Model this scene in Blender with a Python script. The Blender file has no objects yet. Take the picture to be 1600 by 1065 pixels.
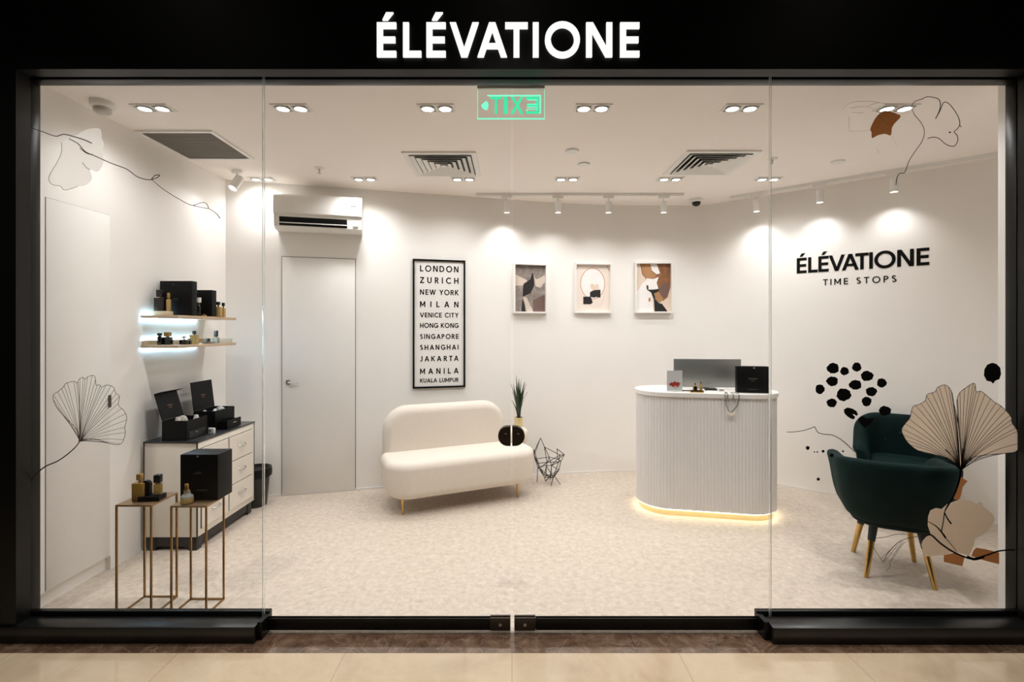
import bpy, bmesh, math, random
from mathutils import Vector, Matrix
random.seed(7)
PI = math.pi
SC = bpy.context.scene
COL = SC.collection

# ------------------------------------------------------------------ camera, world, exposure
H = 1.55            # camera height
F = 760.0           # focal length in px of the 1600 px wide frame
VX, VY = 800.0, 515.0
CEIL = 2.911
cam_d = bpy.data.cameras.new('camera'); cam = bpy.data.objects.new('camera', cam_d); COL.objects.link(cam)
cam.location = (0, 0, H); cam.rotation_euler = (PI/2, 0, 0)
cam_d.sensor_width = 36; cam_d.lens = 36*F/1600; cam_d.shift_x = 0; cam_d.shift_y = -17.5/1600
cam_d.clip_start = 0.05
SC.camera = cam
SC.view_settings.view_transform = 'Standard'; SC.view_settings.look = 'None'
SC.view_settings.gamma = 1; SC.view_settings.use_curve_mapping = False
SC.view_settings.exposure = 0.0
SC.cycles.use_denoising = True
SC.cycles.max_bounces = 14; SC.cycles.diffuse_bounces = 7; SC.cycles.transparent_max_bounces = 24
SC.cycles.caustics_reflective = False; SC.cycles.caustics_refractive = False
SC.cycles.sample_clamp_indirect = 6
W = bpy.data.worlds.new('mall_dusk'); SC.world = W; W.use_nodes = True
W.node_tree.nodes['Background'].inputs[0].default_value = (.9, .85, .78, 1)
W.node_tree.nodes['Background'].inputs[1].default_value = 0.012
P_DOWN = 21.5       # W of one downlight lamp
P_TRACK = 9.0
WARM = (1.0, .94, .87)
NEUT = (1.0, .99, .985)

def spot(name, loc, target, power, parent, size=1.5, blend=.6, color=WARM, radius=.025):
    d = bpy.data.lights.new(name, 'SPOT'); d.energy = power; d.spot_size = size; d.spot_blend = blend
    d.color = color; d.shadow_soft_size = radius
    o = bpy.data.objects.new(name, d); COL.objects.link(o)
    o.parent = parent
    o.location = loc
    o.rotation_euler = (Vector(target)-Vector(loc)).to_track_quat('-Z', 'Y').to_euler()
    return o

# ------------------------------------------------------------------ helpers
def lin(c):
    c = c/255.0
    return c/12.92 if c <= .04045 else ((c+.055)/1.055)**2.4
def RGB(r, g, b): return (lin(r), lin(g), lin(b), 1)

def at(px, py, y): return Vector(((px-VX)*y/F, y, H-(py-VY)*y/F))
def fl(px, py):
    y = F*H/(py-VY); return Vector(((px-VX)*y/F, y, 0))
def cl(px, py):
    y = F*(CEIL-H)/(VY-py); return Vector(((px-VX)*y/F, y, CEIL))

def mat(name, col, rough=.5, metal=0, var=.04, scale=8, bump=0, bscale=60, emit=None, es=0, coat=0, spec=.5):
    m = bpy.data.materials.new(name); m.use_nodes = True
    nt = m.node_tree; N = nt.nodes; L = nt.links; b = N['Principled BSDF']
    b.inputs['Roughness'].default_value = rough; b.inputs['Metallic'].default_value = metal
    b.inputs['Coat Weight'].default_value = coat; b.inputs['Coat Roughness'].default_value = .08
    b.inputs['Specular IOR Level'].default_value = spec
    tc = N.new('ShaderNodeTexCoord'); no = N.new('ShaderNodeTexNoise'); no.inputs['Scale'].default_value = scale
    no.inputs['Detail'].default_value = 4
    L.new(tc.outputs['Object'], no.inputs['Vector'])
    r = N.new('ShaderNodeValToRGB')
    r.color_ramp.elements[0].position = .3; r.color_ramp.elements[1].position = .7
    r.color_ramp.elements[0].color = tuple(c*(1-var) for c in col[:3])+(1,)
    r.color_ramp.elements[1].color = tuple(min(1, c*(1+var)) for c in col[:3])+(1,)
    L.new(no.outputs['Fac'], r.inputs['Fac']); L.new(r.outputs['Color'], b.inputs['Base Color'])
    if bump:
        n2 = N.new('ShaderNodeTexNoise'); n2.inputs['Scale'].default_value = bscale; n2.inputs['Detail'].default_value = 3
        L.new(tc.outputs['Object'], n2.inputs['Vector'])
        bp = N.new('ShaderNodeBump'); bp.inputs['Strength'].default_value = bump; bp.inputs['Distance'].default_value = .004
        L.new(n2.outputs['Fac'], bp.inputs['Height']); L.new(bp.outputs['Normal'], b.inputs['Normal'])
    if emit:
        b.inputs['Emission Color'].default_value = emit; b.inputs['Emission Strength'].default_value = es
    return m

def glass_mat(name, tint=(1, 1, 1), refl=.55, ior=1.45):
    m = bpy.data.materials.new(name); m.use_nodes = True
    nt = m.node_tree; N = nt.nodes; L = nt.links; N.clear()
    out = N.new('ShaderNodeOutputMaterial'); mx = N.new('ShaderNodeMixShader')
    tr = N.new('ShaderNodeBsdfTransparent'); tr.inputs[0].default_value = (*tint, 1)
    gl = N.new('ShaderNodeBsdfGlossy'); gl.inputs['Roughness'].default_value = .01
    fr = N.new('ShaderNodeFresnel'); fr.inputs['IOR'].default_value = ior
    mu = N.new('ShaderNodeMath'); mu.operation = 'MULTIPLY'; mu.inputs[1].default_value = refl
    ge = N.new('ShaderNodeNewGeometry'); fb = N.new('ShaderNodeMath'); fb.operation = 'SUBTRACT'; fb.inputs[0].default_value = 1
    m2 = N.new('ShaderNodeMath'); m2.operation = 'MULTIPLY'
    L.new(ge.outputs['Backfacing'], fb.inputs[1]); L.new(fb.outputs[0], m2.inputs[1])     # only the outer faces mirror
    L.new(fr.outputs[0], mu.inputs[0]); L.new(mu.outputs[0], m2.inputs[0]); L.new(m2.outputs[0], mx.inputs[0])
    L.new(tr.outputs[0], mx.inputs[1]); L.new(gl.outputs[0], mx.inputs[2]); L.new(mx.outputs[0], out.inputs[0])
    return m

def film_mat(name, col, trans=.75):
    """thin vinyl film on glass: part reflects, part lets the room's light through"""
    m = bpy.data.materials.new(name); m.use_nodes = True
    nt = m.node_tree; N = nt.nodes; L = nt.links; N.clear()
    out = N.new('ShaderNodeOutputMaterial'); mx = N.new('ShaderNodeMixShader'); mx.inputs[0].default_value = trans
    no = N.new('ShaderNodeTexNoise'); no.inputs['Scale'].default_value = 12
    r = N.new('ShaderNodeValToRGB')
    r.color_ramp.elements[0].color = tuple(c*.96 for c in col[:3])+(1,); r.color_ramp.elements[1].color = tuple(min(1, c*1.04) for c in col[:3])+(1,)
    L.new(no.outputs['Fac'], r.inputs['Fac'])
    d = N.new('ShaderNodeBsdfDiffuse'); t = N.new('ShaderNodeBsdfTranslucent')
    L.new(r.outputs[0], d.inputs[0]); L.new(r.outputs[0], t.inputs[0])
    L.new(d.outputs[0], mx.inputs[1]); L.new(t.outputs[0], mx.inputs[2]); L.new(mx.outputs[0], out.inputs[0])
    return m

def emit_mat(name, col, s):
    m = bpy.data.materials.new(name); m.use_nodes = True
    nt = m.node_tree; N = nt.nodes; N.clear()
    out = N.new('ShaderNodeOutputMaterial'); e = N.new('ShaderNodeEmission')
    e.inputs[0].default_value = col; e.inputs[1].default_value = s; nt.links.new(e.outputs[0], out.inputs[0])
    return m

class MB:
    def __init__(s): s.bm = bmesh.new(); s.mi = 0
    def _m(s, faces):
        for f in faces: f.material_index = s.mi
    def box(s, x0, x1, y0, y1, z0, z1, bev=0, seg=2):
        vs = [s.bm.verts.new((x, y, z)) for x in (x0, x1) for y in (y0, y1) for z in (z0, z1)]
        q = [(0, 1, 3, 2), (4, 6, 7, 5), (0, 4, 5, 1), (2, 3, 7, 6), (0, 2, 6, 4), (1, 5, 7, 3)]
        fs = [s.bm.faces.new([vs[i] for i in a]) for a in q]
        s._m(fs)
        if bev:
            es = list({e for f in fs for e in f.edges})
            r = bmesh.ops.bevel(s.bm, geom=es, offset=bev, segments=seg, profile=.5, affect='EDGES')
            s._m(r['faces'])
        return s
    def loft(s, loops, cap=True, close=False):
        rings = [[s.bm.verts.new(p) for p in lp] for lp in loops]
        n = len(rings[0]); fs = []
        R = len(rings)
        for i in range(R if close else R-1):
            a, b = rings[i], rings[(i+1) % R]
            for k in range(n):
                fs.append(s.bm.faces.new((a[k], a[(k+1) % n], b[(k+1) % n], b[k])))
        if cap and not close:
            fs.append(s.bm.faces.new(list(reversed(rings[0])))); fs.append(s.bm.faces.new(rings[-1]))
        s._m(fs); return s
    def lathe(s, prof, c=(0, 0, 0), n=24):
        loops = []
        for r, z in prof:
            r = max(r, .0004)
            loops.append([(c[0]+r*math.cos(2*PI*k/n), c[1]+r*math.sin(2*PI*k/n), c[2]+z) for k in range(n)])
        return s.loft(loops)
    def cyl(s, p0, p1, r0, r1=None, n=16):
        r1 = r0 if r1 is None else r1
        p0 = Vector(p0); p1 = Vector(p1); d = (p1-p0).normalized()
        u = d.orthogonal().normalized(); v = d.cross(u)
        f = lambda p, r: [p+u*r*math.cos(2*PI*k/n)+v*r*math.sin(2*PI*k/n) for k in range(n)]
        return s.loft([f(p0, r0), f(p1, r1)])
    def tube(s, pts, r, n=6, closed=False):
        pts = [Vector(p) for p in pts]; loops = []; up = None
        N = len(pts)
        for i, p in enumerate(pts):
            if closed: d = (pts[(i+1) % N]-pts[i-1]).normalized()
            else: d = (pts[min(i+1, N-1)]-pts[max(i-1, 0)]).normalized()
            if up is None: up = d.orthogonal().normalized()
            up = (up-d*up.dot(d)).normalized(); v = d.cross(up)
            rr = r[i] if isinstance(r, (list, tuple)) else r
            loops.append([p+up*rr*math.cos(2*PI*k/n)+v*rr*math.sin(2*PI*k/n) for k in range(n)])
        return s.loft(loops, close=closed)
    def prism(s, poly, y0, y1):
        """polygon in x,z pushed along y"""
        a = [s.bm.verts.new((x, y0, z)) for x, z in poly]; b = [s.bm.verts.new((x, y1, z)) for x, z in poly]
        n = len(a); fs = [s.bm.faces.new(a), s.bm.faces.new(list(reversed(b)))]
        for k in range(n): fs.append(s.bm.faces.new((a[k], b[k], b[(k+1) % n], a[(k+1) % n])))
        s._m(fs); return s
    def vprism(s, poly, z0, z1):
        a = [s.bm.verts.new((x, y, z0)) for x, y in poly]; b = [s.bm.verts.new((x, y, z1)) for x, y in poly]
        n = len(a); fs = [s.bm.faces.new(list(reversed(a))), s.bm.faces.new(b)]
        for k in range(n): fs.append(s.bm.faces.new((a[k], a[(k+1) % n], b[(k+1) % n], b[k])))
        s._m(fs); return s
    def ribbon(s, pts, w, y0, y1):
        """flat line of width w (number or list) through x,z points"""
        n = len(pts); L_ = []; R_ = []
        for i in range(n):
            ax, az = pts[max(i-1, 0)]; bx, bz = pts[min(i+1, n-1)]
            dx, dz = bx-ax, bz-az; l = math.hypot(dx, dz) or 1
            ww = (w[i] if isinstance(w, (list, tuple)) else w)/2
            L_.append((pts[i][0]-dz/l*ww, pts[i][1]+dx/l*ww)); R_.append((pts[i][0]+dz/l*ww, pts[i][1]-dx/l*ww))
        for i in range(n-1): s.prism([R_[i], R_[i+1], L_[i+1], L_[i]], y0, y1)
        return s
    def slab(s, w, d, h, rc, re, axis='z', n=8, m=6, c=(0, 0, 0), taper=1.0):
        """soft slab: plan w x d with corner radius rc, edge radius re, height h (along axis)"""
        loops = []
        prof = []
        for k in range(m+1):
            a = PI/2*k/m; prof.append((re*(1-math.sin(a)), re*(1-math.cos(a))))
        prof = [(i, z) for i, z in prof] + [(i, h-z) for i, z in reversed(prof)]
        for ins, z in prof:
            t = 1 if h == 0 else taper+(1-taper)*z/h
            lp = rrect(w*t-2*ins, d*t-2*ins, max(rc-ins, .002), n)
            if axis == 'z': loops.append([(c[0]+x, c[1]+y, c[2]+z) for x, y in lp])
            else: loops.append([(c[0]+x, c[1]-z, c[2]+y) for x, y in lp])   # x,z plan, thickness to -y
        return s.loft(loops)
    def build(s, name, mats, parent=None, loc=None, rotz=0, smooth=40, subsurf=0):
        bmesh.ops.recalc_face_normals(s.bm, faces=s.bm.faces[:])
        me = bpy.data.meshes.new(name); s.bm.to_mesh(me); s.bm.free()
        for m in (mats if isinstance(mats, (list, tuple)) else [mats]): me.materials.append(m)
        if smooth:
            for p in me.polygons: p.use_smooth = True
            me.set_sharp_from_angle(angle=math.radians(smooth))
        o = bpy.data.objects.new(name, me); COL.objects.link(o)
        if parent: o.parent = parent
        if loc is not None: o.location = loc
        if rotz: o.rotation_euler = (0, 0, rotz)
        if subsurf:
            sb = o.modifiers.new('soft', 'SUBSURF'); sb.levels = subsurf; sb.render_levels = subsurf
        return o

def rrect(w, d, rc, n=8):
    pts = []
    rc = min(rc, w/2-.0005, d/2-.0005)
    for cx, cy, a0 in ((w/2-rc, d/2-rc, 0), (-w/2+rc, d/2-rc, PI/2), (-w/2+rc, -d/2+rc, PI), (w/2-rc, -d/2+rc, 1.5*PI)):
        for k in range(n+1):
            a = a0+PI/2*k/n; pts.append((cx+rc*math.cos(a), cy+rc*math.sin(a)))
    return pts

def tag(o, label, cat, group=None, kind=None):
    o['label'] = label; o['category'] = cat
    if group: o['group'] = group
    if kind: o['kind'] = kind
    return o
def thing(name, label, cat, loc=(0, 0, 0), rotz=0, group=None, kind=None):
    o = bpy.data.objects.new(name, None); COL.objects.link(o); o.empty_display_size = .05
    o.location = loc; o.rotation_euler = (0, 0, rotz)
    return tag(o, label, cat, group, kind)
def struct(o, label=None, cat=None):
    o['kind'] = 'structure'
    if label: o['label'] = label
    if cat: o['category'] = cat
    return o
def dup(src, loc=None, rotz=None, label=None, rot=None):
    c = src.copy(); COL.objects.link(c)
    if loc is not None: c.location = loc
    if rotz is not None: c.rotation_euler = (0, 0, rotz)
    if label: c['label'] = label
    def rec(a, b):
        for ch in list(a.children):
            d = ch.copy(); COL.objects.link(d); d.parent = b; rec(ch, d)
    rec(src, c)
    return c

# ------------------------------------------------------------------ stroke lettering (geometric sans capitals)
def arc(cx, cz, rx, rz, a0, a1, n=14):
    return [(cx+rx*math.cos(math.radians(a0+(a1-a0)*k/n)), cz+rz*math.sin(math.radians(a0+(a1-a0)*k/n))) for k in range(n+1)]
def stroke(pts, t, closed=False):
    """outline quads of a line of thickness t"""
    n = len(pts); out = []; Ls = []; Rs = []
    for i in range(n):
        if closed: a, b = pts[i-1], pts[(i+1) % n]
        else: a, b = pts[max(i-1, 0)], pts[min(i+1, n-1)]
        dx, dz = b[0]-a[0], b[1]-a[1]; l = math.hypot(dx, dz) or 1
        Ls.append((pts[i][0]-dz/l*t/2, pts[i][1]+dx/l*t/2)); Rs.append((pts[i][0]+dz/l*t/2, pts[i][1]-dx/l*t/2))
    for i in range(n if closed else n-1):
        j = (i+1) % n; out.append([Rs[i], Rs[j], Ls[j], Ls[i]])
    return out
def bar(x0, z0, x1, z1): return [[(x0, z0), (x1, z0), (x1, z1), (x0, z1)]]
def dia(x0, z0, x1, z1, t):
    l = math.hypot(x1-x0, z1-z0); h = t/2*l/max(abs(z1-z0), .01)
    return [[(x0-h, z0), (x0+h, z0), (x1+h, z1), (x1-h, z1)]]
def glyph(c, t):
    """polygons and width, cap height 1"""
    h = t/2; P = []
    def E(w): return bar(0, 0, t, 1)+bar(t, 0, w, t)+bar(t, .5-h, w*.95, .5+h)+bar(t, 1-t, w, 1)
    if c == 'E': w = .56; P = E(w)
    elif c == 'É': w = .56; P = E(w)+[[(.16, 1.07), (.31, 1.07), (.48, 1.29), (.27, 1.29)]]
    elif c == 'L': w = .53; P = bar(0, 0, t, 1)+bar(t, 0, w, t)
    elif c == 'I': w = t; P = bar(0, 0, t, 1)
    elif c == 'T': w = .66; P = bar(0, 1-t, w, 1)+bar(w/2-h, 0, w/2+h, 1-t)
    elif c == 'V': w = .84; P = dia(.09, 1, w/2, 0, t)+dia(w-.09, 1, w/2, 0, t)
    elif c == 'A': w = .86; P = dia(.09, 0, w/2, 1, t)+dia(w-.09, 0, w/2, 1, t)+bar(.24, .24, w-.24, .24+t*.9)
    elif c == 'O': w = 1.02; P = stroke(arc(w/2, .5, w/2-h, .53-h, 0, 348.75, 31), t, True)
    elif c == 'N': w = .76; P = bar(0, 0, t, 1)+bar(w-t, 0, w, 1)+dia(h*1.2, 1, w-h*1.2, 0, t*.95)
    elif c == 'M': w = .9; P = bar(0, 0, t, 1)+bar(w-t, 0, w, 1)+dia(h*1.1, 1, w/2, .22, t*.9)+dia(w-h*1.1, 1, w/2, .22, t*.9)
    elif c == 'W': w = 1.2; P = dia(.09, 1, .36, 0, t*.95)+dia(.36, 0, .6, 1, t*.95)+dia(.6, 1, .84, 0, t*.95)+dia(.84, 0, w-.09, 1, t*.95)
    elif c == 'H': w = .74; P = bar(0, 0, t, 1)+bar(w-t, 0, w, 1)+bar(t, .5-h, w-t, .5+h)
    elif c == 'D': w = .8; P = bar(0, 0, t, 1)+stroke([(t, 1-h)]+arc(.32, .5, w-.32-h, .5-h, 90, -90, 16)+[(t, h)], t)
    elif c == 'C': w = .84; P = stroke(arc(.5, .5, .5-h, .52-h, 42, 318, 22), t)
    elif c == 'G': w = .9; P = stroke(arc(.5, .5, .5-h, .52-h, 42, 345, 24), t)+bar(.5, .42-h, w, .42+h)+bar(w-t, .2, w, .42)
    elif c == 'U': w = .72; P = bar(0, .36, t, 1)+bar(w-t, .36, w, 1)+stroke(arc(w/2, .36, w/2-h, .36-h, 180, 360, 14), t)
    elif c in 'PR':
        w = .6 if c == 'P' else .64
        P = bar(0, 0, t, 1)+stroke([(t, 1-h)]+arc(.32, .71, .6-.32-h, .29-h, 90, -90, 12)+[(t, .42+h)], t)
        if c == 'R': P += dia(.34, .44, w-.08, 0, t)
    elif c == 'K': w = .7; P = bar(0, 0, t, 1)+dia(t*.9, .42, w-.1, 1, t)+dia(.27, .55, w-.08, 0, t)
    elif c == 'Y': w = .76; P = dia(.09, 1, w/2, .45, t)+dia(w-.09, 1, w/2, .45, t)+bar(w/2-h, 0, w/2+h, .5)
    elif c == 'Z': w = .66; P = bar(0, 1-t, w, 1)+bar(0, 0, w, t)+dia(.1, t*.6, w-.1, 1-t*.6, t)
    elif c == 'X': w = .76; P = dia(.09, 1, w-.09, 0, t)+dia(.09, 0, w-.09, 1, t)
    elif c == 'J': w = .46; P = bar(w-t, .25, w, 1)+stroke(arc(.2, .25, w-.2-h, .25-h+.01, 0, -140, 12), t)
    elif c == 'S':
        w = .6; P = stroke(arc(.3, .745, .27-h+.02, .255-h, 35, 270, 16)+arc(.3, .255, .3-h, .255-h, 90, -145, 16)[1:], t)
    else: w = .32
    return P, w
KERN = {'VA': -.215, 'AT': -.235, 'ÉV': -.06, 'LÉ': -.03, 'TI': -.035, 'ÉL': .02, 'NE': .05, 'AK': -.04, 'KA': -.06, 'LA': -.02, 'RT': -.05, 'TA': -.14, 'JA': -.04, 'AP': -.04, 'YO': -.04, 'W ': -.04}
def layout(text, width, cap, t, gap=None):
    """[(char, polys)] scaled to cap height, spaced to fill width"""
    g = [(c,)+glyph(c, t) for c in text]
    kern = [KERN.get(a+b, 0) for a, b in zip(text, text[1:])]+[0]
    tot = (sum(w for _, _, w in g)+sum(kern))*cap; n = len(g)-1
    gp = (width-tot)/n if n else 0
    x = 0; out = []
    for (c, P, w), kr in zip(g, kern):
        if P: out.append((c, [[(x+a*cap, b*cap) for a, b in q] for q in P]))
        x += (w+kr)*cap+gp
    return out

# ------------------------------------------------------------------ materials
WALL = mat('wall_paint', RGB(240, 237, 233), .55, var=.012, scale=3, bump=.08, bscale=200)
CEILM = mat('ceiling_paint', RGB(250, 243, 237), .7, var=.01, scale=2)
WHITE = mat('white_lacquer', RGB(232, 229, 225), .4, var=.01)
WHITEM = mat('white_metal', RGB(236, 235, 232), .35, var=.01)
BLACKM = mat('black_metal', RGB(7, 7, 7), .36, var=.1, scale=20, spec=.3)
BLACKF = mat('black_fascia', RGB(10, 10, 9), .45, var=.1, spec=.25)
BLACKB = mat('black_box_card', RGB(8, 8, 8), .5, var=.15, spec=.2)
BLACKP = mat('black_plastic', RGB(14, 14, 15), .35, var=.1)
GAP = mat('shadow_gap', RGB(120, 114, 107), .9, var=.02)
DARKGAP = mat('dark_line', RGB(60, 55, 50), .8)
GOLD = mat('brushed_gold', RGB(204, 166, 100), .2, 1, var=.1, scale=30)
GOLDD = mat('antique_gold', RGB(150, 118, 76), .35, 1, var=.12, scale=30)
GOLDTOP = mat('bronze_top', RGB(165, 135, 105), .4, .8, var=.12, scale=40)
BRASS = mat('brass_kick', RGB(232, 212, 160), .3, .5, var=.05)
CHROME = mat('chrome', RGB(205, 205, 204), .28, .9)
SILVER = mat('silver_shell', RGB(150, 150, 147), .38, .75, var=.02)
CREAM = mat('boucle_cream', RGB(228, 218, 206), .85, var=.03, scale=60, bump=.5, bscale=350)
GREEN = mat('green_velvet', RGB(2, 26, 24), .8, var=.3, scale=9, spec=.15)
GREEND = mat('dark_green_socket', RGB(10, 30, 28), .6)
GREEN.node_tree.nodes['Principled BSDF'].inputs['Sheen Weight'].default_value = .06
GREEN.node_tree.nodes['Principled BSDF'].inputs['Sheen Tint'].default_value = (.1, .35, .35, 1)
WOOD = mat('pale_oak', RGB(190, 166, 138), .5, var=.12, scale=14)
LEAF = mat('leaf_green', RGB(34, 56, 26), .5, var=.4, scale=12)
SOIL = mat('soil', RGB(40, 30, 22), .9)
INK = mat('ink_film', RGB(4, 4, 4), .7, var=.1, spec=.15)
LINEM = mat('dark_line_film', RGB(48, 38, 32), .6)
GREYLINE = mat('grey_line_film', RGB(120, 112, 104), .7)
PALELINE = film_mat('pale_line_film', RGB(245, 232, 220), .75)
PRINT = mat('print_paper', RGB(232, 229, 226), .5, var=.005)
AMBER = mat('amber_glass', RGB(165, 130, 66), .14, var=.1)
AMBER.node_tree.nodes['Principled BSDF'].inputs['Transmission Weight'].default_value = .1
HONEY = mat('honey_glass', RGB(205, 170, 105), .15, var=.06)
HONEY.node_tree.nodes['Principled BSDF'].inputs['Transmission Weight'].default_value = .3
CLEARB = mat('clear_glass', RGB(215, 215, 205), .08, var=.02)
CLEARB.node_tree.nodes['Principled BSDF'].inputs['Transmission Weight'].default_value = .6
DARKGLASS = mat('dark_glass', RGB(20, 17, 12), .12)
GLASS = glass_mat('shopfront_glass', (.985, .99, .988), .5)
ACRYL = glass_mat('clear_acrylic', (.975, .985, .98), .7)
EDGE = mat('glass_edge', RGB(205, 212, 210), .25, var=.02)
EDGE.node_tree.nodes['Principled BSDF'].inputs['Transmission Weight'].default_value = .5
FLUTE = mat('fluted_panel', RGB(226, 223, 221), .5, var=.01)
BRONZE = mat('dark_bronze', RGB(48, 38, 26), .35, .1, var=.1)
LENS = emit_mat('lamp_lens', (1, .93, .85, 1), 22)
SPOTLENS = emit_mat('spot_lens', (1, .95, .9, 1), 12)
LEDC = emit_mat('cool_led', (.42, .74, 1, 1), 130)
LEDW = emit_mat('warm_led', (1, .88, .62, 1), 14)
SIGNW = emit_mat('sign_letter_face', (1, .975, .94, 1), 1.05)
EXITG = emit_mat('exit_green', (.06, .85, .42, 1), 1.0)
EXITB = emit_mat('exit_bright', (.2, 1, .62, 1), 1.15)
GOLDPRINT = mat('gold_foil', RGB(72, 64, 54), .5)

def floor_mat(name, c1, c2, c3, scale, rough, vein=0, tile=None, joint=None, coat=0):
    m = bpy.data.materials.new(name); m.use_nodes = True
    nt = m.node_tree; N = nt.nodes; L = nt.links; b = N['Principled BSDF']
    b.inputs['Roughness'].default_value = rough; b.inputs['Coat Weight'].default_value = coat; b.inputs['Coat Roughness'].default_value = .03
    tc = N.new('ShaderNodeTexCoord')
    n1 = N.new('ShaderNodeTexNoise'); n1.inputs['Scale'].default_value = scale; n1.inputs['Detail'].default_value = 10; n1.inputs['Roughness'].default_value = .7
    n1.inputs['Distortion'].default_value = .6
    L.new(tc.outputs['Object'], n1.inputs['Vector'])
    r = N.new('ShaderNodeValToRGB'); e = r.color_ramp.elements
    e[0].position = .32; e[0].color = c1; e[1].position = .68; e[1].color = c3
    k = e.new(.5); k.color = c2
    L.new(n1.outputs['Fac'], r.inputs['Fac'])
    cur = r.outputs['Color']
    if vein:
        n2 = N.new('ShaderNodeTexNoise'); n2.inputs['Scale'].default_value = scale*.5; n2.inputs['Detail'].default_value = 6; n2.inputs['Distortion'].default_value = 1.5
        L.new(tc.outputs['Object'], n2.inputs['Vector'])
        r2 = N.new('ShaderNodeValToRGB'); q = r2.color_ramp.elements
        q[0].position = .485; q[0].color = (0, 0, 0, 1); q[1].position = .5; q[1].color = (vein, vein, vein, 1)
        k = q.new(.515); k.color = (0, 0, 0, 1)
        L.new(n2.outputs['Fac'], r2.inputs['Fac'])
        mx = N.new('ShaderNodeMixRGB'); mx.inputs[2].default_value = RGB(214, 196, 176)
        L.new(r2.outputs[0], mx.inputs[0]); L.new(cur, mx.inputs[1]); cur = mx.outputs[0]
    if tile:
        br = N.new('ShaderNodeTexBrick'); br.offset = 0; br.inputs['Scale'].default_value = 1
        br.inputs['Brick Width'].default_value = tile[0]; br.inputs['Row Height'].default_value = tile[1]; br.inputs['Mortar Size'].default_value = .0015
        br.inputs['Color1'].default_value = (1, 1, 1, 1); br.inputs['Color2'].default_value = (.93, .93, .93, 1); br.inputs['Mortar'].default_value = joint
        L.new(tc.outputs['Object'], br.inputs['Vector'])
        mx = N.new('ShaderNodeMixRGB'); mx.blend_type = 'MULTIPLY'; mx.inputs[0].default_value = 1
        L.new(cur, mx.inputs[1]); L.new(br.outputs['Color'], mx.inputs[2]); cur = mx.outputs[0]
    L.new(cur, b.inputs['Base Color'])
    return m
FLOOR = floor_mat('mottled_vinyl', RGB(182, 169, 155), RGB(200, 187, 173), RGB(214, 202, 189), 26, .5)
MALL = floor_mat('polished_beige_stone', RGB(190, 168, 140), RGB(205, 184, 156), RGB(214, 196, 170), 2.2, .12, tile=(.8, .8), joint=(.6, .55, .5, 1), coat=.6)
BROWN = floor_mat('brown_marble', RGB(72, 54, 42), RGB(98, 76, 60), RGB(128, 106, 89), 9, .12, vein=.14, tile=(.6, 3), joint=(.4, .35, .3, 1), coat=.7)

# ------------------------------------------------------------------ setting
ZG = 2.50      # shopfront glass line (depth)
AW = math.atan(.26)                 # angled back wall
A0 = Vector((-2.6, 4.415, 0)); UB = Vector((math.cos(AW), math.sin(AW), 0)); NB = Vector((math.sin(AW), -math.cos(AW), 0))
RW = math.atan(-.833)
R0 = Vector((2.70, 4.83, 0)); UR = Vector((math.cos(RW), math.sin(RW), 0)); NR = Vector((math.sin(RW), -math.cos(RW), 0))
def hit(px, py, O, U, Nn, off=0):
    """where the line of sight meets a wall: distance along it and height"""
    d = Vector(((px-VX)/F, 1, -(py-VY)/F)); C = Vector((0, 0, H)); Q = O+Nn*off
    t = (Q-C).dot(Nn)/d.dot(Nn); p = C+d*t
    return (p-O).dot(U), p.z
def hb(px, py, off=0): return hit(px, py, A0, UB, NB, off)
def hr(px, py, off=0): return hit(px, py, R0, UR, NR, off)

m = MB(); m.box(-3.3, 4.4, 2.49, 5.8, -.05, 0); struct(m.build('floor', FLOOR), 'mottled beige vinyl floor inside the shop', 'floor')
m = MB(); m.box(-4.5, 4.5, -3.2, 2.333, -.05, 0); struct(m.build('floor_mall', MALL), 'polished beige stone floor outside the shopfront', 'floor')
m = MB(); m.box(-4.5, 4.5, 2.333, 2.49, -.05, 0); struct(m.build('trim_1', BROWN), 'dark brown marble strip along the shopfront', 'floor strip')
m = MB(); m.box(-2.9, 4.4, 2.58, 5.8, CEIL, CEIL+.08); struct(m.build('ceiling', CEILM), 'plain warm white ceiling', 'ceiling')
# left wall with the closet recess
m = MB(); m.box(-2.75, -2.6, 3.15, 4.6, 0, CEIL); m.box(-2.75, -2.6, 2.5, 3.15, .09, CEIL); m.box(-2.75, -2.63, 2.5, 3.15, 0, .09)
struct(m.build('wall_left', WALL), 'white left side wall', 'wall')
# back wall: angled run, soft bend, straight run
pts = [(-2.62, 4.4098)]
pts.append((.3, 5.169))
P0, P1, P2 = Vector((.3, 5.169)), Vector((.918, 5.33)), Vector((1.5, 5.33))
for k in range(1, 17):
    t = k/16; q = P0*(1-t)**2+P1*2*t*(1-t)+P2*t*t; pts.append((q.x, q.y))
B0, B1, B2 = Vector((1.98, 5.33)), Vector((2.1, 5.33)), Vector((2.192, 5.2533))
m = MB(); m.vprism([(x, y) for x, y in pts]+[(B0.x, B0.y), (B0.x, 5.5), (.9, 5.5), (-2.62, 4.6)], 0, CEIL)
struct(m.build('wall_back', WALL), 'white back wall with gentle bend', 'wall')
cor = [tuple(B0*(1-t)**2+B1*2*t*(1-t)+B2*t*t) for t in [k/8 for k in range(9)]]
m = MB(); m.vprism(cor+[(4.05, 3.7055), (4.2, 3.85), (2.4, 5.5), (B0.x, 5.5)], 0, CEIL)
struct(m.build('wall_right', WALL), 'white angled right wall with black lettering', 'wall')
m = MB(); m.box(4.0, 4.12, 2.6, 3.76, 0, CEIL); struct(m.build('wall_right_end', WALL), 'short white wall end behind the right window jamb', 'wall')
m = MB(); m.box(2.62, 4.12, 2.58, 2.622, 0, CEIL); struct(m.build('wall_front_right', WALL), 'white return wall beside right window', 'wall')
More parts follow.
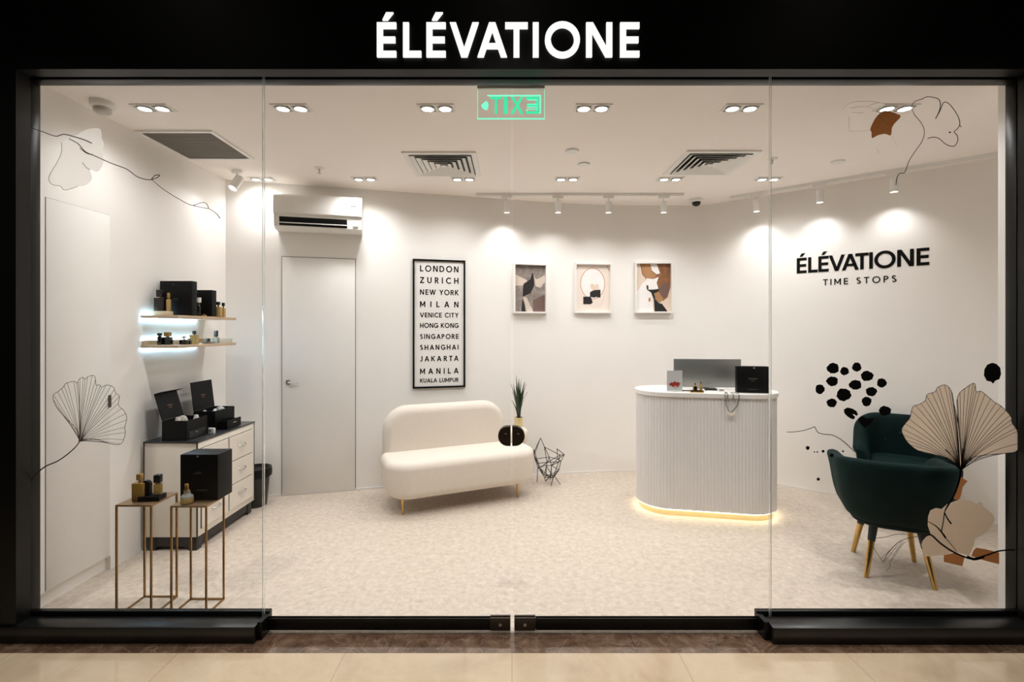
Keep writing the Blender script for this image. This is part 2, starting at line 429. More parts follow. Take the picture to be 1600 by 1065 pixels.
m = MB(); m.box(-3.0, -2.515, 2.52, 2.58, 0, CEIL+.05); struct(m.build('wall_front_left', WALL), 'white return wall beside left window', 'wall')
# thin floor trim along the back and right walls
m = MB()
def skirt(m, p, q, n, a=.0, h=.018, t=.006):
    p = Vector(p); q = Vector(q); n = Vector(n)
    m.vprism([tuple(p), tuple(q), tuple(q+n*t), tuple(p+n*t)], 0, h)
skirt(m, A0.xy+UB.xy*.02, (.3, 5.169), NB.xy); skirt(m, (1.5, 5.33), (1.98, 5.33), (0, -1))
for k in range(1, len(pts)-1):
    a, b = Vector(pts[k]), Vector(pts[k+1]); d = (b-a).normalized(); skirt(m, a, b, (d.y, -d.x))
struct(m.build('baseboard_back', WHITE), 'thin white skirting of the back wall', 'baseboard')
m = MB(); skirt(m, B2, (4.0, 3.747), NR.xy); struct(m.build('baseboard_right', WHITE), 'thin white skirting of the right wall', 'baseboard')

# shopfront: black fascia, columns, inner frame, plinths
m = MB(); m.box(-3.6, 3.6, 2.414, 2.488, 2.843, 4.2); struct(m.build('wall_front_upper', BLACKF), 'black fascia panel above the shopfront', 'wall')
m = MB(); m.box(-3.6, -2.462, 2.414, 2.488, 0, 2.843); struct(m.build('wall_column_left', BLACKM), 'black clad column at left of shopfront', 'wall')
m = MB(); m.box(2.586, 3.6, 2.414, 2.488, 0, 2.843); struct(m.build('wall_column_right', BLACKM), 'black clad column at right of shopfront', 'wall')
m = MB(); m.box(-3.6, 3.6, 2.515, 2.58, 2.843, 3.02, .003); m.box(-3.6, 3.6, 2.488, 2.515, 2.875, 3.02)
struct(m.build('trim_2', BLACKM), 'dark metal head frame above the glass', 'frame')
m = MB(); m.box(-2.6, -2.50, 2.522, 2.58, 0, 2.843, .003); struct(m.build('trim_3', BLACKM), 'dark metal jamb at left end of glass', 'frame')
m = MB(); m.box(2.615, 2.72, 2.522, 2.58, 0, 2.843, .003); struct(m.build('trim_4', BLACKM), 'dark metal jamb at right end of glass', 'frame')
PLINTH = mat('plinth_black', RGB(9, 9, 9), .3, var=.1, spec=.5)
m = MB(); m.box(-3.6, -1.272, 2.400, 2.494, 0, .0825, .003); struct(m.build('trim_5', PLINTH), 'low black plinth under left window', 'plinth')
m = MB(); m.box(1.287, 3.6, 2.393, 2.494, 0, .0825, .003); struct(m.build('trim_6', PLINTH), 'low black plinth under right window', 'plinth')
m = MB(); m.box(-2.6, -1.25, 2.508, 2.535, 0, .1, .002); m.box(-1.272, -1.25, 2.43, 2.508, 0, .09); struct(m.build('trim_7', BLACKM), 'black glazing channel under left window', 'frame')
m = MB(); m.box(1.262, 2.7, 2.508, 2.535, 0, .1, .002); m.box(1.262, 1.286, 2.43, 2.508, 0, .09); struct(m.build('trim_8', BLACKM), 'black glazing channel under right window', 'frame')
# mall side: a plain dark ceiling with its own recessed lamps far overhead
m = MB(); m.box(-4.5, 4.5, -3.2, 2.414, 4.2, 4.28); struct(m.build('ceiling_mall', mat('mall_ceiling', RGB(60, 56, 52), .8)), 'dim mall ceiling outside the shop', 'ceiling')

def pane(m, x0, x1, z0, z1):
    m.mi = 0; m.box(x0, x1, ZG-.005, ZG+.005, z0, z1)
    m.bm.faces.ensure_lookup_table()
    for f in m.bm.faces[-6:]:
        f.normal_update()
        if abs(f.normal.x) > .9 or abs(f.normal.z) > .9: f.material_index = 1
w = thing('window_1', 'left fixed shop window pane above the black plinth', 'window', (0, 0, 0), kind='structure')
m = MB(); pane(m, -2.53, -1.2815, .05, 2.87); m.build('pane', [GLASS, EDGE], w)
w = thing('window_2', 'right fixed shop window pane with leaf and ink decals', 'window', (0, 0, 0), kind='structure')
m = MB(); pane(m, 1.331, 2.64, .05, 2.87); m.build('pane', [GLASS, EDGE], w)
def half_oval(side, cx, w, h):
    r = h/2; pts = []
    if side < 0: pts = [(cx-.004, -r), (cx-.004, r)]+[(cx-w+r-r*math.sin(a), r*math.cos(a)) for a in [PI*k/16 for k in range(17)]]
    else: pts = [(cx+.004, r), (cx+.004, -r)]+[(cx+w-r+r*math.sin(a), -r*math.cos(a)) for a in [PI*k/16 for k in range(17)]]
    return pts
for i, (x0, x1, sd) in enumerate(((-1.2725, -.005, -1), (.005, 1.3225, 1))):
    d = thing('door_%d' % (i+1), ('left' if i == 0 else 'right')+' frameless glass door of the shop entrance', 'door', (0, 0, 0), kind='structure')
    m = MB(); pane(m, x0, x1, .014, 2.868); m.build('pane', [GLASS, EDGE], d)
    xa, xb = (x0, -.112) if sd < 0 else (.122, x1)
    m = MB(); m.box(xa, xb, ZG-.012, ZG-.0055, .013, .074, .001); m.box(xa, xb, ZG+.0055, ZG+.012, .013, .074, .001); m.build('bottom_rail', BLACKM, d)
    xa, xb = (-.112, -.008) if sd < 0 else (.012, .121)
    m = MB(); m.box(xa, xb, ZG-.016, ZG-.0055, .013, .078, .002); m.box(xa, xb, ZG+.0055, ZG+.016, .013, .078, .002); f = m.build('patch_fitting', BRONZE, d)
    m = MB(); m.cyl(((xa+xb)/2+.0*sd, ZG-.019, .044), ((xa+xb)/2, ZG-.0158, .044), .008, n=20); m.build('lock_cylinder', CHROME, f)
    m = MB(); pl = [(x-.003, z+1.007) for x, z in half_oval(sd, 0, .068, .099)]
    m.prism(pl, ZG-.02, ZG-.0055); m.prism(pl, ZG+.0055, ZG+.02); pf = m.build('lock_plate', BRONZE, d)
    m = MB(); m.cyl((sd*.032, ZG-.024, 1.02), (sd*.032, ZG-.0195, 1.02), .005, n=14); m.build('key_slot', CHROME, pf)

# back wall flush door
s0, _ = hb(440, 600); s1, _ = hb(556, 600); hd = 2.235
P = A0+UB*s0
d3 = thing('door_3', 'white flush door in the angled back wall under air conditioner', 'door', (P.x, P.y, 0), AW, kind='structure')
wd = s1-s0
m = MB(); m.box(0, wd, -.004, .0, 0.004, hd); m.build('door_gap', GAP, d3)
m = MB(); m.box(.006, wd-.006, -.009, -.0041, .008, hd-.006, .001); lf = m.build('door_leaf', WHITE, d3)
m = MB(); m.cyl((.06, -.009, 1.06), (.06, -.018, 1.06), .022, n=24); m.cyl((.06, -.018, 1.06), (.06, -.045, 1.06), .009, n=12)
m.tube([(.06, -.045, 1.06), (.09, -.047, 1.06), (.155, -.045, 1.06)], .008, 8); m.build('door_handle', CHROME, lf)
# closet door on the left wall
d4 = thing('door_4', 'tall white flush closet door on left wall', 'door', (-2.6, 2.71, 0), PI/2, kind='structure')
m = MB(); m.box(-.002, .432, -.0012, -.0002, .095, 2.290); m.build('door_gap', GAP, d4)
m = MB(); m.box(0, .43, -.004, -.0013, .095, 2.288, .001); lf = m.build('door_leaf', WHITE, d4)
m = MB(); m.box(.416, .434, -.012, -.0041, 1.05, 1.13, .002); m.build('pull_handle', mat('dark_nickel', RGB(90, 82, 74), .35, .8), lf)

# ------------------------------------------------------------------ fascia sign
x0, x1 = (588-VX)*2.395/F, (1000-VX)*2.395/F
cap = (87-33)*2.395/F; zb = H-(87-VY)*2.395/F
sg = thing('shop_sign', 'white glowing letter sign on the black fascia', 'sign', (x0, 2.414, zb))
for c, polys in layout('ÉLÉVATIONE', x1-x0, cap, .172):
    m = MB()
    for q in polys: m.prism(q, -.012, -.0005)
    m.build('letter', SIGNW, sg, smooth=0)

# ------------------------------------------------------------------ lettering on the right wall
sa, za = hr(1245, 427); sb_, zb2 = hr(1452, 414)
capw = hr(1245, 402.7)[1]-za
ws = thing('wall_lettering', 'black raised shop name with small tagline on white right wall', 'sign', tuple((R0+UR*sa).xy)+((za+zb2)/2,), RW)
for c, polys in layout('ÉLÉVATIONE', sb_-sa, capw*.98, .178):
    m = MB()
    for q in polys: m.prism(q, -.003, -.0005)
    m.build('letter', INK, ws, smooth=0)
s2, z2 = hr(1286, 445); s3, z3 = hr(1401, 441)
for c, polys in layout('TIME STOPS', s3-s2, .058, .16):
    m = MB()
    for q in polys: m.prism([(a+s2-sa, b+(z2+z3)/2-(za+zb2)/2) for a, b in q], -.0025, -.0005)
    m.build('letter', INK, ws, smooth=0)

# ------------------------------------------------------------------ ceiling fittings
def downlight(px, py, label, tgt, pw=1):
    c = cl(px, py)
    t = thing('twin_downlight', label, 'ceiling light', (c.x, c.y, CEIL), 0, 'twin recessed downlights')
    m = MB()
    m.box(-.112, .112, -.052, -.042, -.006, 0); m.box(-.112, .112, .042, .052, -.006, 0)
    m.box(-.112, -.098, -.042, .042, -.006, 0); m.box(.098, .112, -.042, .042, -.006, 0); m.box(-.009, .009, -.042, .042, -.006, 0)
    m.build('trim_frame', WHITEM, t)
    for sx in (-1, 1):
        m = MB(); m.lathe([(.042, -.0005), (.042, -.012), (.036, -.014), (.033, -.009), (.033, -.0008)], (sx*.054, 0, 0), 24); lm = m.build('lamp', CHROME, t)
        m = MB(); m.lathe([(.0325, -.0012), (.0325, -.0085), (.02, -.0125), (.001, -.0135)], (sx*.054, 0, 0), 24); m.build('lens', LENS, lm)
        spot('lamp_light', (sx*.054, 0, -.022), (sx*.054+tgt[0], tgt[1], -2.5), P_DOWN*pw, t, size=math.radians(150), blend=1.0, color=NEUT, radius=.035)
    return t
F1 = [(240, 'in front of the dark return grille, nearest the left wall'), (456, 'in the front row, second from the left wall'),
      (682, 'in the front row, directly to the left of the exit sign'), (926, 'in the front row, directly right of the exit sign'),
      (1158, 'in the front row, in front of the right square diffuser'), (1400, 'in the front row, beside the brown leaf decal')]
F2 = [(410, 'in the rear row beside the single ceiling spotlight'), (570, 'in the rear row to the right above the air conditioner'),
      (724, 'in the rear row behind the left square diffuser'), (886, 'in the rear row behind the small ceiling discs'),
      (1047, 'in the rear row behind the right square diffuser'), (1200, 'in the rear row above start of right track')]
for px, l in F1: downlight(px, 168, 'white twin downlight '+l, (0, .25), .75 if px == 240 else 1.1)
for px, l in F2: downlight(px, 279, 'white twin downlight '+l, (0, .05), .55 if px == 410 else 1)

def diffuser(cx, cy, label):
    t = thing('air_diffuser', label, 'air vent', (cx, cy, CEIL), 0, 'square ceiling air diffusers')
    m = MB(); s = .285
    for k, (a, b) in enumerate(((.285, .245),)):
        m.box(-a, a, -a, -b, -.012, 0); m.box(-a, a, b, a, -.012, 0); m.box(-a, -b, -b, b, -.012, 0); m.box(b, a, -b, b, -.012, 0)
    m.build('outer_frame', WHITEM, t)
    m = MB(); m.box(-.244, .244, -.244, .244, -.0015, -.0002); m.build('duct_opening', BLACKP, t)
    for k in range(5):
        o = .238-.044*k; i = o-.030
        m = MB(); C4 = ((-1, -1), (1, -1), (1, 1), (-1, 1))
        q = lambda r, z: [(r*a, r*b, z) for a, b in C4]
        m.loft([q(o, -.021), q(o, -.018), q(i, -.003), q(i, -.006)], cap=False, close=True); m.build('louvre_ring', WHITEM, t, smooth=0)
    m = MB(); m.box(-.02, .02, -.02, .02, -.020, -.016); m.build('centre_plate', WHITEM, t)
diffuser(-.56, 4.0, 'white square louvred ceiling diffuser left of the exit sign')
diffuser(1.61, 3.97, 'white square louvred ceiling diffuser right of the exit sign')
t = thing('return_grille', 'large rectangular ceiling return grille with grey mesh by left wall', 'air vent', (-2.31, 3.59, CEIL))
m = MB(); x, y = .265, .275
m.box(-x, x, -y, -y+.025, -.012, 0); m.box(-x, x, y-.025, y, -.012, 0); m.box(-x, -x+.025, -y+.025, y-.025, -.012, 0); m.box(x-.025, x, -y+.025, y-.025, -.012, 0); m.build('frame', WHITEM, t)
m = MB(); m.box(-x+.025, x-.025, -y+.025, y-.025, -.003, -.0005)
for k in range(26): yy = -y+.03+k*.0198; m.box(-x+.025, x-.025, yy, yy+.008, -.009, -.003)
m.build('mesh_panel', mat('grille_grey', RGB(140, 134, 127), .6), t)

c = cl(155, 160); t = thing('smoke_detector', 'round white smoke detector on ceiling near left wall', 'detector', (c.x+.02, c.y, CEIL))
m = MB(); m.lathe([(.062, 0), (.062, -.03), (.05, -.036), (.046, -.036)], n=32); m.build('base', WHITEM, t)
m = MB(); m.lathe([(.046, -.036), (.046, -.055), (.035, -.066), (.015, -.07), (.001, -.07)], n=32); m.build('sensor_dome', mat('grey_dome', RGB(190, 186, 180), .5), t)
for px, py, lb in ((499, 262, 'small ceiling sprinkler in front of the air conditioner'), (1207, 248, 'small ceiling sprinkler near the right square diffuser')):
    c = cl(px, py); t = thing('sprinkler', lb, 'sprinkler', (c.x, c.y, CEIL), 0, 'ceiling sprinklers')
    m = MB(); m.lathe([(.038, 0), (.036, -.006), (.02, -.01), (.001, -.01)], n=24); m.build('escutcheon', WHITEM, t)
    m = MB(); m.lathe([(.008, -.01), (.008, -.03), (.004, -.034), (.004, -.045), (.016, -.046), (.016, -.049), (.001, -.049)], n=16); m.build('head', CHROME, t)
for px, py, lb in ((912, 256, 'small white round cover disc on ceiling between the diffusers'), (1309, 252, 'white round cover disc on ceiling in front of right track'), (894, 235, 'faint white ceiling disc nearer the exit sign')):
    c = cl(px, py); m = MB(); m.lathe([(.052, 0), (.052, -.004), (.046, -.012), (.001, -.013)], n=32)
    tag(m.build('ceiling_disc', WHITEM, None, (c.x, c.y, CEIL)), lb, 'cover disc', 'ceiling cover discs')
c = cl(1088, 311); t = thing('dome_camera', 'white security camera with black dome on the ceiling', 'camera', (c.x, c.y, CEIL))
m = MB(); m.lathe([(.065, 0), (.065, -.02), (.05, -.032), (.044, -.032)], n=28); m.build('housing', WHITEM, t)
m = MB(); m.lathe([(.043, -.0325), (.042, -.05), (.03, -.066), (.012, -.074), (.001, -.075)], n=28); m.build('lens_dome', BLACKP, t)

# track lights
def track(p, q, label):
    p = Vector(p); q = Vector(q); d = q-p; L_ = d.length; a = math.atan2(d.y, d.x)
    t = thing('lighting_track', label, 'lighting track', (p.x, p.y, CEIL), a)
    m = MB(); m.box(0, L_, -.017, -.006, -.022, 0); m.box(0, L_, .006, .017, -.022, 0); m.box(0, L_, -.006, .006, -.012, 0); m.build('rail', WHITEM, t)
    m = MB(); m.box(-.03, .0, -.018, .018, -.024, 0, .002); m.build('feed_cap', WHITEM, t)
    return p, d.normalized(), a
def track_spot(p, a, label, tgt, power):
    t = thing('track_spotlight', label, 'spotlight', (p.x, p.y, CEIL-.022), a, 'white track spotlights')
    m = MB(); m.box(-.055, .055, -.017, .017, -.028, -.0005, .003); m.build('adapter', WHITEM, t)
    m = MB(); m.cyl((0, 0, -.028), (0, 0, -.062), .006, n=10); m.build('stem', WHITEM, t)
    loc = Matrix.Rotation(-a, 3, 'Z') @ (Vector(tgt)-Vector((p.x, p.y, CEIL-.13)))
    d = Vector((loc.x*.12, loc.y*.12, -1)).normalized(); b = Vector((0, 0, -.058)); e = b+d*.112
    m = MB(); u = d.orthogonal().normalized(); v = d.cross(u)
    ring = lambda s, r: [b+d*s+u*r*math.cos(2*PI*k/24)+v*r*math.sin(2*PI*k/24) for k in range(24)]
    m.loft([ring(0, .026), ring(.003, .03), ring(.112, .03), ring(.112, .026), ring(.098, .025)]); bd = m.build('lamp_body', WHITEM, t)
    m = MB(); m.loft([ring(.0985, .0245), ring(.105, .0245)]); m.build('lens', SPOTLENS, bd)
    spot('spot_light', b+d*.118, Vector((loc.x, loc.y, loc.z)), power, t, size=math.radians(115), blend=1.0, color=NEUT, radius=.022)
ya = F*(CEIL-H)/(VY-302)
p, d, a = track((-.33, ya-.0, CEIL), ((1068-VX)*ya/F, ya, CEIL), 'white lighting track with four spotlights before the back wall')
for px, lb in ((792, 'leftmost spotlight of the back track, by door seam'), (872, 'second spotlight from left on the back track'), (951, 'third spotlight from left on the back track'), (1037, 'rightmost spotlight of the back track')):
    x = (px-VX)*ya/F; track_spot(Vector((x, ya)), a, 'white cylinder '+lb, (x, 5.2, 1.5), P_TRACK)
pa, pb = cl(1146, 306), cl(1560, 237.5)
p, d, a = track(pa, pb+ (pb-pa).normalized()*.25, 'white lighting track along the right wall')
for px, lb in ((1182, 'first spotlight of the right wall track, nearest the dome camera'), (1281, 'middle spotlight of the right wall track'), (1397, 'spotlight of right wall track under outlined leaf decal')):
    # meet the line of sight column with the track line
    k = (px-VX)/F; s = (k*p.y-p.x)/(d.x-k*d.y); q = p+d*s
    w = R0+UR*((q-R0).dot(UR)); track_spot(Vector((q.x, q.y)), a, 'white cylinder '+lb, (w.x, w.y, 1.55), P_TRACK)
c = cl(371, 267); t = thing('ceiling_spotlight', 'single white ceiling spotlight tilted toward the left wall shelves', 'spotlight', (c.x, c.y, CEIL))
m = MB(); m.lathe([(.045, 0), (.045, -.018), (.04, -.022), (.001, -.022)], n=24); m.build('base', WHITEM, t)
m = MB(); m.cyl((0, 0, -.022), (0, 0, -.06), .008, n=10); m.build('stem', WHITEM, t)
d = Vector((-.28, -.55, -1.0)).normalized(); b = Vector((.012, .02, -.05)); u = d.orthogonal().normalized(); v = d.cross(u)
ring = lambda s, r: [b+d*s+u*r*math.cos(2*PI*k/24)+v*r*math.sin(2*PI*k/24) for k in range(24)]
m = MB(); m.loft([ring(0, .032), ring(.004, .036), ring(.13, .036), ring(.13, .031), ring(.115, .03)]); bd = m.build('lamp_body', WHITEM, t)
m = MB(); m.loft([ring(.1155, .0295), ring(.123, .0295)]); m.build('lens', SPOTLENS, bd)
spot('spot_light', b+d*.14, b+d*2, P_TRACK*.6, t, size=math.radians(110), blend=1.0, color=NEUT, radius=.025)

# exit sign, seen from behind
ye = 2.625
xl, xr = (746-VX)*ye/F, (851-VX)*ye/F; zt, zb = H-(139-VY)*ye/F, H-(187-VY)*ye/F
ex = thing('exit_sign', 'green glowing hanging exit sign seen reversed from behind', 'sign', (xl, ye, zb))
wE, hE = xr-xl, zt-zb
m = MB(); m.box(.0, wE, -.012, .012, hE-.002, CEIL-zb-.0005, .002); m.build('housing', WHITEM, ex)
m = MB(); m.box(0, wE, -.003, .003, 0, hE-.0025); m.build('acrylic_panel', ACRYL, ex)
m = MB(); m.box(0, wE, -.0045, -.0035, .0, .007); m.box(0, .0025, -.0045, -.0035, .007, hE-.004); m.box(wE-.0025, wE, -.0045, -.0035, .007, hE-.004)
sx = wE/1180.; sz = hE/560.
def ep(x, y): return ((x-185)*sx, hE-(y-190)*sz)
for (xa, ya_, xb, yb) in ((360, 305, 1300, 330), (1275, 330, 1300, 640), (1040, 625, 1275, 640), (1040, 570, 1060, 625)):
    a_ = ep(xa, yb); b_ = ep(xb, ya_); m.box(a_[0], b_[0], -.0045, -.0035, a_[1], b_[1])
m.build('border_glow', EXITB, ex, smooth=0)
lz0 = ep(0, 650)[1]; lh = ep(0, 340)[1]-lz0
for ch, xa in (('T', 415), ('I', 645), ('X', 765), ('E', 1040)):
    P, w_ = glyph(ch, .15)
    wid = {'T': 190, 'I': 65, 'X': 230, 'E': 220}[ch]*sx
    m = MB()
    for q in P:
        q2 = [((w_-a)/w_*wid+ep(xa, 0)[0], lz0+b*lh) for a, b in q]      # mirrored
        m.prism(q2, -.0065, -.0047)
    m.build('letter', EXITG, ex, smooth=0)
m = MB(); m.prism([ep(250, 490), ep(340, 415), ep(380, 470), ep(370, 560), ep(335, 585), ep(270, 545)], -.0065, -.0047); m.build('arrow', EXITB, ex, smooth=0)
m = MB(); 
for yy in (390, 470, 520, 560):
    a_ = ep(1060, yy+16); b_ = ep(1240, yy); m.box(a_[0], b_[0], -.0075, -.0066, a_[1], b_[1])
m.build('line_marks', EXITB, ex, smooth=0)

# ------------------------------------------------------------------ air conditioner
off = .2
sa, ztl = hb(426.8, 299, off); sb_, ztr = hb(565, 308, off)
_, zbl = hb(427.4, 355, off-.03); _, zbr = hb(560, 362, off-.03)
zt = (ztl+ztr)/2; zb = (zbl+zbr)/2; wA = sb_-sa; hA = zt-zb
P = A0+UB*sa
ac = thing('air_conditioner', 'white wall mounted split air conditioner above the back door', 'air conditioner', (P.x, P.y, zb), AW)
zm = hA*.42
m = MB()
prof = [(0, .0), (-.13, 0), (-.172, .03), (-.19, zm-.004), (-.19, zm-.004)]
sec = [(-.001, 0), (-.12, 0), (-.165, .02), (-.185, zm-.006), (-.001, zm-.006)]
m.loft([[(x, y, z) for y, z in sec] for x in (0, wA)]); m.build('lower_body', WHITEM, ac)
sec = [(-.001, zm-.005), (-.19, zm-.005), (-.2, zm+.004), (-.196, hA-.03), (-.17, hA), (-.001, hA)]
m = MB(); m.loft([[(x, y, z) for y, z in sec] for x in (-.002, wA+.002)]); fp = m.build('front_panel', WHITEM, ac)
def facey(z): return -.165-.02*(z-.02)/(zm-.026)
m = MB(); za, zb_ = .026, zm-.03
m.loft([[(x, facey(za)-.0008, za), (x, facey(zb_)-.0008, zb_), (x, facey(zb_)+.004, zb_), (x, facey(za)+.004, za)] for x in (.045, wA-.13)]); m.build('air_outlet', BLACKP, ac, smooth=0)
m = MB(); zc = za+(zb_-za)*.32
m.box(.046, wA-.132, facey(zc)-.012, facey(zc)-.001, zc-.004, zc+.003); m.build('louvre_vane', WHITEM, ac)
m = MB(); zc = (za+zb_)/2
m.box(wA-.075, wA-.03, facey(zc)-.003, facey(zc)+.002, zc-.02, zc-.012+.03); m.build('display_window', mat('ac_grey', RGB(205, 202, 198), .3), ac)
m = MB(); m.box(wA-.105, wA-.032, -.2022, -.1985, zm+.095, zm+.175); m.build('energy_label', mat('label_grey', RGB(176, 178, 184), .5, var=.15, scale=60), fp)

# ------------------------------------------------------------------ city poster
sa, _ = hb(645, 505, .02); sb_, _ = hb(727, 505, .02)
z_t = (hb(645, 404, .02)[1]+hb(727, 407, .02)[1])/2; z_b = (hb(646, 607, .02)[1]+hb(726, 604.5, .02)[1])/2
P = A0+UB*sa; wP = sb_-sa; hP = z_t-z_b
po = thing('city_poster', 'tall black framed poster listing eleven cities on the back wall', 'poster', (P.x, P.y, z_b), AW)
fw = .017
m = MB(); m.box(0, fw, -.025, -.0005, 0, hP); m.box(wP-fw, wP, -.025, -.0005, 0, hP); m.box(fw, wP-fw, -.025, -.0005, 0, fw); m.box(fw, wP-fw, -.025, -.0005, hP-fw, hP); m.build('frame', INK, po, smooth=0)
m = MB(); m.box(fw, wP-fw, -.012, -.001, fw, hP-fw); m.build('print', PRINT, po, smooth=0)
rows = [('LONDON', 138, 44), ('ZURICH', 222, 44), ('NEW YORK', 308, 38), ('MILAN', 395, 42), ('VENICE CITY', 473, 34), ('HONG KONG', 548, 34), ('SINGAPORE', 628, 35),
        ('SHANGHAI', 706, 36), ('JAKARTA', 788, 38), ('MANILA', 878, 40), ('KUALA LUMPUR', 945, 30)]
for txt, yc, ch in rows:
    m = MB(); cp = ch/928*hP; zc = hP*(1-(yc-72)/928)
    for c, polys in layout(txt, wP*.735, cp, .185):
        for q in polys: m.prism([(a+wP*.135, b+zc-cp/2) for a, b in q], -.0135, -.0118)
    m.build('city_name', INK, po, smooth=0)

# ------------------------------------------------------------------ three framed pictures
def picture(p, rot, w, h, label, cols, shapes):
    t = thing('framed_picture', label, 'picture', p, rot, 'white framed abstract pictures')
    m = MB(); f = .016; dp = .05
    m.box(0, f, -dp, -.0005, 0, h); m.box(w-f, w, -dp, -.0005, 0, h); m.box(f, w-f, -dp, -.0005, 0, f); m.box(f, w-f, -dp, -.0005, h-f, h)
    m.build('frame', WHITEM, t, smooth=0)
    m = MB(); m.box(f, w-f, -.012, -.001, f, h-f)
    iw, ih = w-2*f, h-2*f
    for k, (mi, poly) in enumerate(shapes):
        m.mi = mi; y = -.0122-.0003*k
        if isinstance(poly, tuple):      # ring line
            cx, cy, rx, ry, a0, a1, th = poly
            run = []
            for x, y_ in arc(cx, cy, rx, ry, a0, a1, 48)+[(9, 9)]:
                if 0 <= x <= 1 and 0 <= y_ <= 1: run.append((f+x*iw, f+(1-y_)*ih))
                else:
                    if len(run) > 1: m.ribbon(run, th, y, -.0115)
                    run = []
        else: m.prism([(f+min(max(x, 0), 1)*iw, f+(1-min(max(z, 0), 1))*ih) for x, z in poly], y, -.0115)
    m.build('print', cols, t, smooth=0)
CLOUD = floor_mat('cloud_print', RGB(112, 102, 98), RGB(140, 128, 122), RGB(172, 160, 152), 9, .6)
BLUSH = mat('blush_print', RGB(236, 222, 212), .6, var=.02, scale=10)
ROSEG = mat('rose_gold_print', RGB(200, 152, 118), .6); TANP = mat('tan_print', RGB(226, 206, 188), .6); BROWNP = mat('brown_print', RGB(134, 88, 54), .6, var=.25, scale=25)
PALEP = mat('pale_print', RGB(240, 236, 234), .6); BLKP = mat('black_print', RGB(24, 20, 18), .6); CARAM = mat('caramel_print', RGB(176, 130, 88), .6); MAUVE = mat('mauve_print', RGB(112, 88, 80), .6)
PETAL = mat('petal_print', RGB(205, 190, 176), .6, var=.06)
sa, _ = hb(803, 450, .05); sb_, _ = hb(855.5, 450, .05); zt = hb(828, 411, .05)[1]; zb = hb(828, 489, .05)[1]
P = A0+UB*sa
picture((P.x, P.y, zb), AW, sb_-sa, zt-zb, 'white framed grey picture of petals and dark shard, nearest poster', [CLOUD, PETAL, BLKP, MAUVE],
        [(1, [(0, .2), (.35, .3), (.55, .42), (.0, .45)]), (1, [(.62, .2), (.7, .3), (.8, .28), (1, .2), (1, .35), (.85, .48), (.7, .45)]),
         (3, [(.6, .75), (1, .62), (1, 1), (.62, 1)]), (1, [(.28, .68), (.4, .7), (.58, .95), (.6, 1), (.4, 1)]),
         (2, [(.58, .15), (.62, .22), (.65, .42), (.6, .5), (.52, .6), (.27, .68), (.28, .45), (.3, .4), (.52, .3)]), (2, [(.26, .72), (.33, .86), (.36, 1), (.22, 1)])])
P = at(897, 489, 5.262); w2 = (956-897)*5.26/F
picture((P.x, 5.262, P.z), math.atan(.13), w2, (489-411)*5.262/F, 'white framed blush picture of ring and black boxes, middle one', [BLUSH, ROSEG, BLKP, PALEP, TANP],
        [(3, [(.5+.34*math.cos(a), .4+.31*math.sin(a)) for a in [2*PI*k/28 for k in range(28)]]),
         (1, (.5, .4, .36, .33, 0, 360, .007)), (1, (.5, .3, .52, .5, 200, 340, .009)), (4, (.55, .62, .3, .28, -20, 150, .006)),
         (4, [(.42, .42), (.5, .4), (.56, .44), (.62, .4), (.68, .43), (.7, .54), (.48, .56)]), (2, [(.54, .54), (.73, .53), (.73, .7), (.6, .68), (.54, .7), (.42, .68), (.42, .58)]),
         (2, [(.22, .68), (.44, .68), (.5, .8), (.44, .84), (.22, .84)])])
P = at(991, 489, 5.325)
picture((P.x, 5.325, P.z), 0, (1049.5-991)*5.3/F, (489-410)*5.325/F, 'white framed brown and black fluid picture, nearest the counter', [TANP, BROWNP, PALEP, BLKP, CARAM, MAUVE],
        [(2, [(0, .62), (.2, .4), (.32, .33), (.45, .5), (.5, 1), (0, 1)]), (1, [(.12, 0), (1, 0), (1, .48), (.92, .7), (.78, .78), (.6, .6), (.58, .42), (.42, .34), (.32, .34), (.18, .22)]),
         (4, [(.14, 0), (.42, 0), (.45, .16), (.6, .24), (.5, .32), (.3, .3), (.2, .2)]), (2, [(.42, .0), (.6, .0), (.66, .12), (.7, .2), (.6, .22), (.46, .14)]),
         (2, [(.3, .3), (.5, .32), (.66, .27), (.6, .4), (.66, .54), (.42, .56), (.34, .48)]), (5, [(.72, .45), (.9, .38), (.96, .55), (.84, .72), (.7, .66)]),
         (3, [(.3, .44), (.36, .46), (.36, .54), (.5, .54), (.68, .52), (.62, .6), (.54, .62), (.56, .74), (.66, .82), (.76, .84), (.92, 1), (.54, 1), (.52, .74), (.44, .6), (.32, .54)]),
         (4, [(.52, .62), (.66, .58), (.8, .74), (.68, .82), (.58, .76)]), (4, [(.36, .72), (.42, .7), (.42, .78), (.37, .8)])])

# ------------------------------------------------------------------ sofa
so = thing('sofa', 'cream rounded boucle loveseat on slim gold legs by the back wall', 'sofa', (-.909, 4.062, 0), math.atan2(.409, .912))
m = MB(); m.slab(1.385, .60, .315, .19, .07, c=(.55, .19, .14), n=12, m=8, taper=.965); m.build('seat', CREAM, so, smooth=80)
m = MB(); m.slab(1.18, .62, .17, .22, .075, axis='y', c=(.49, .5, .545), n=12, m=8); m.build('backrest', CREAM, so, smooth=80)
m = MB(); m.slab(.26, .27, .15, .1, .05, c=(1.165, .335, .43), n=10, m=6); m.build('arm_block', CREAM, so, smooth=80)
for lx, ly in ((0, .02), (1.061, .02), (.14, .40), (1.0, .40)):
    m = MB(); m.cyl((lx, ly, 0), (lx, ly, .15), .009, .013, 14); m.build('leg', GOLD, so)

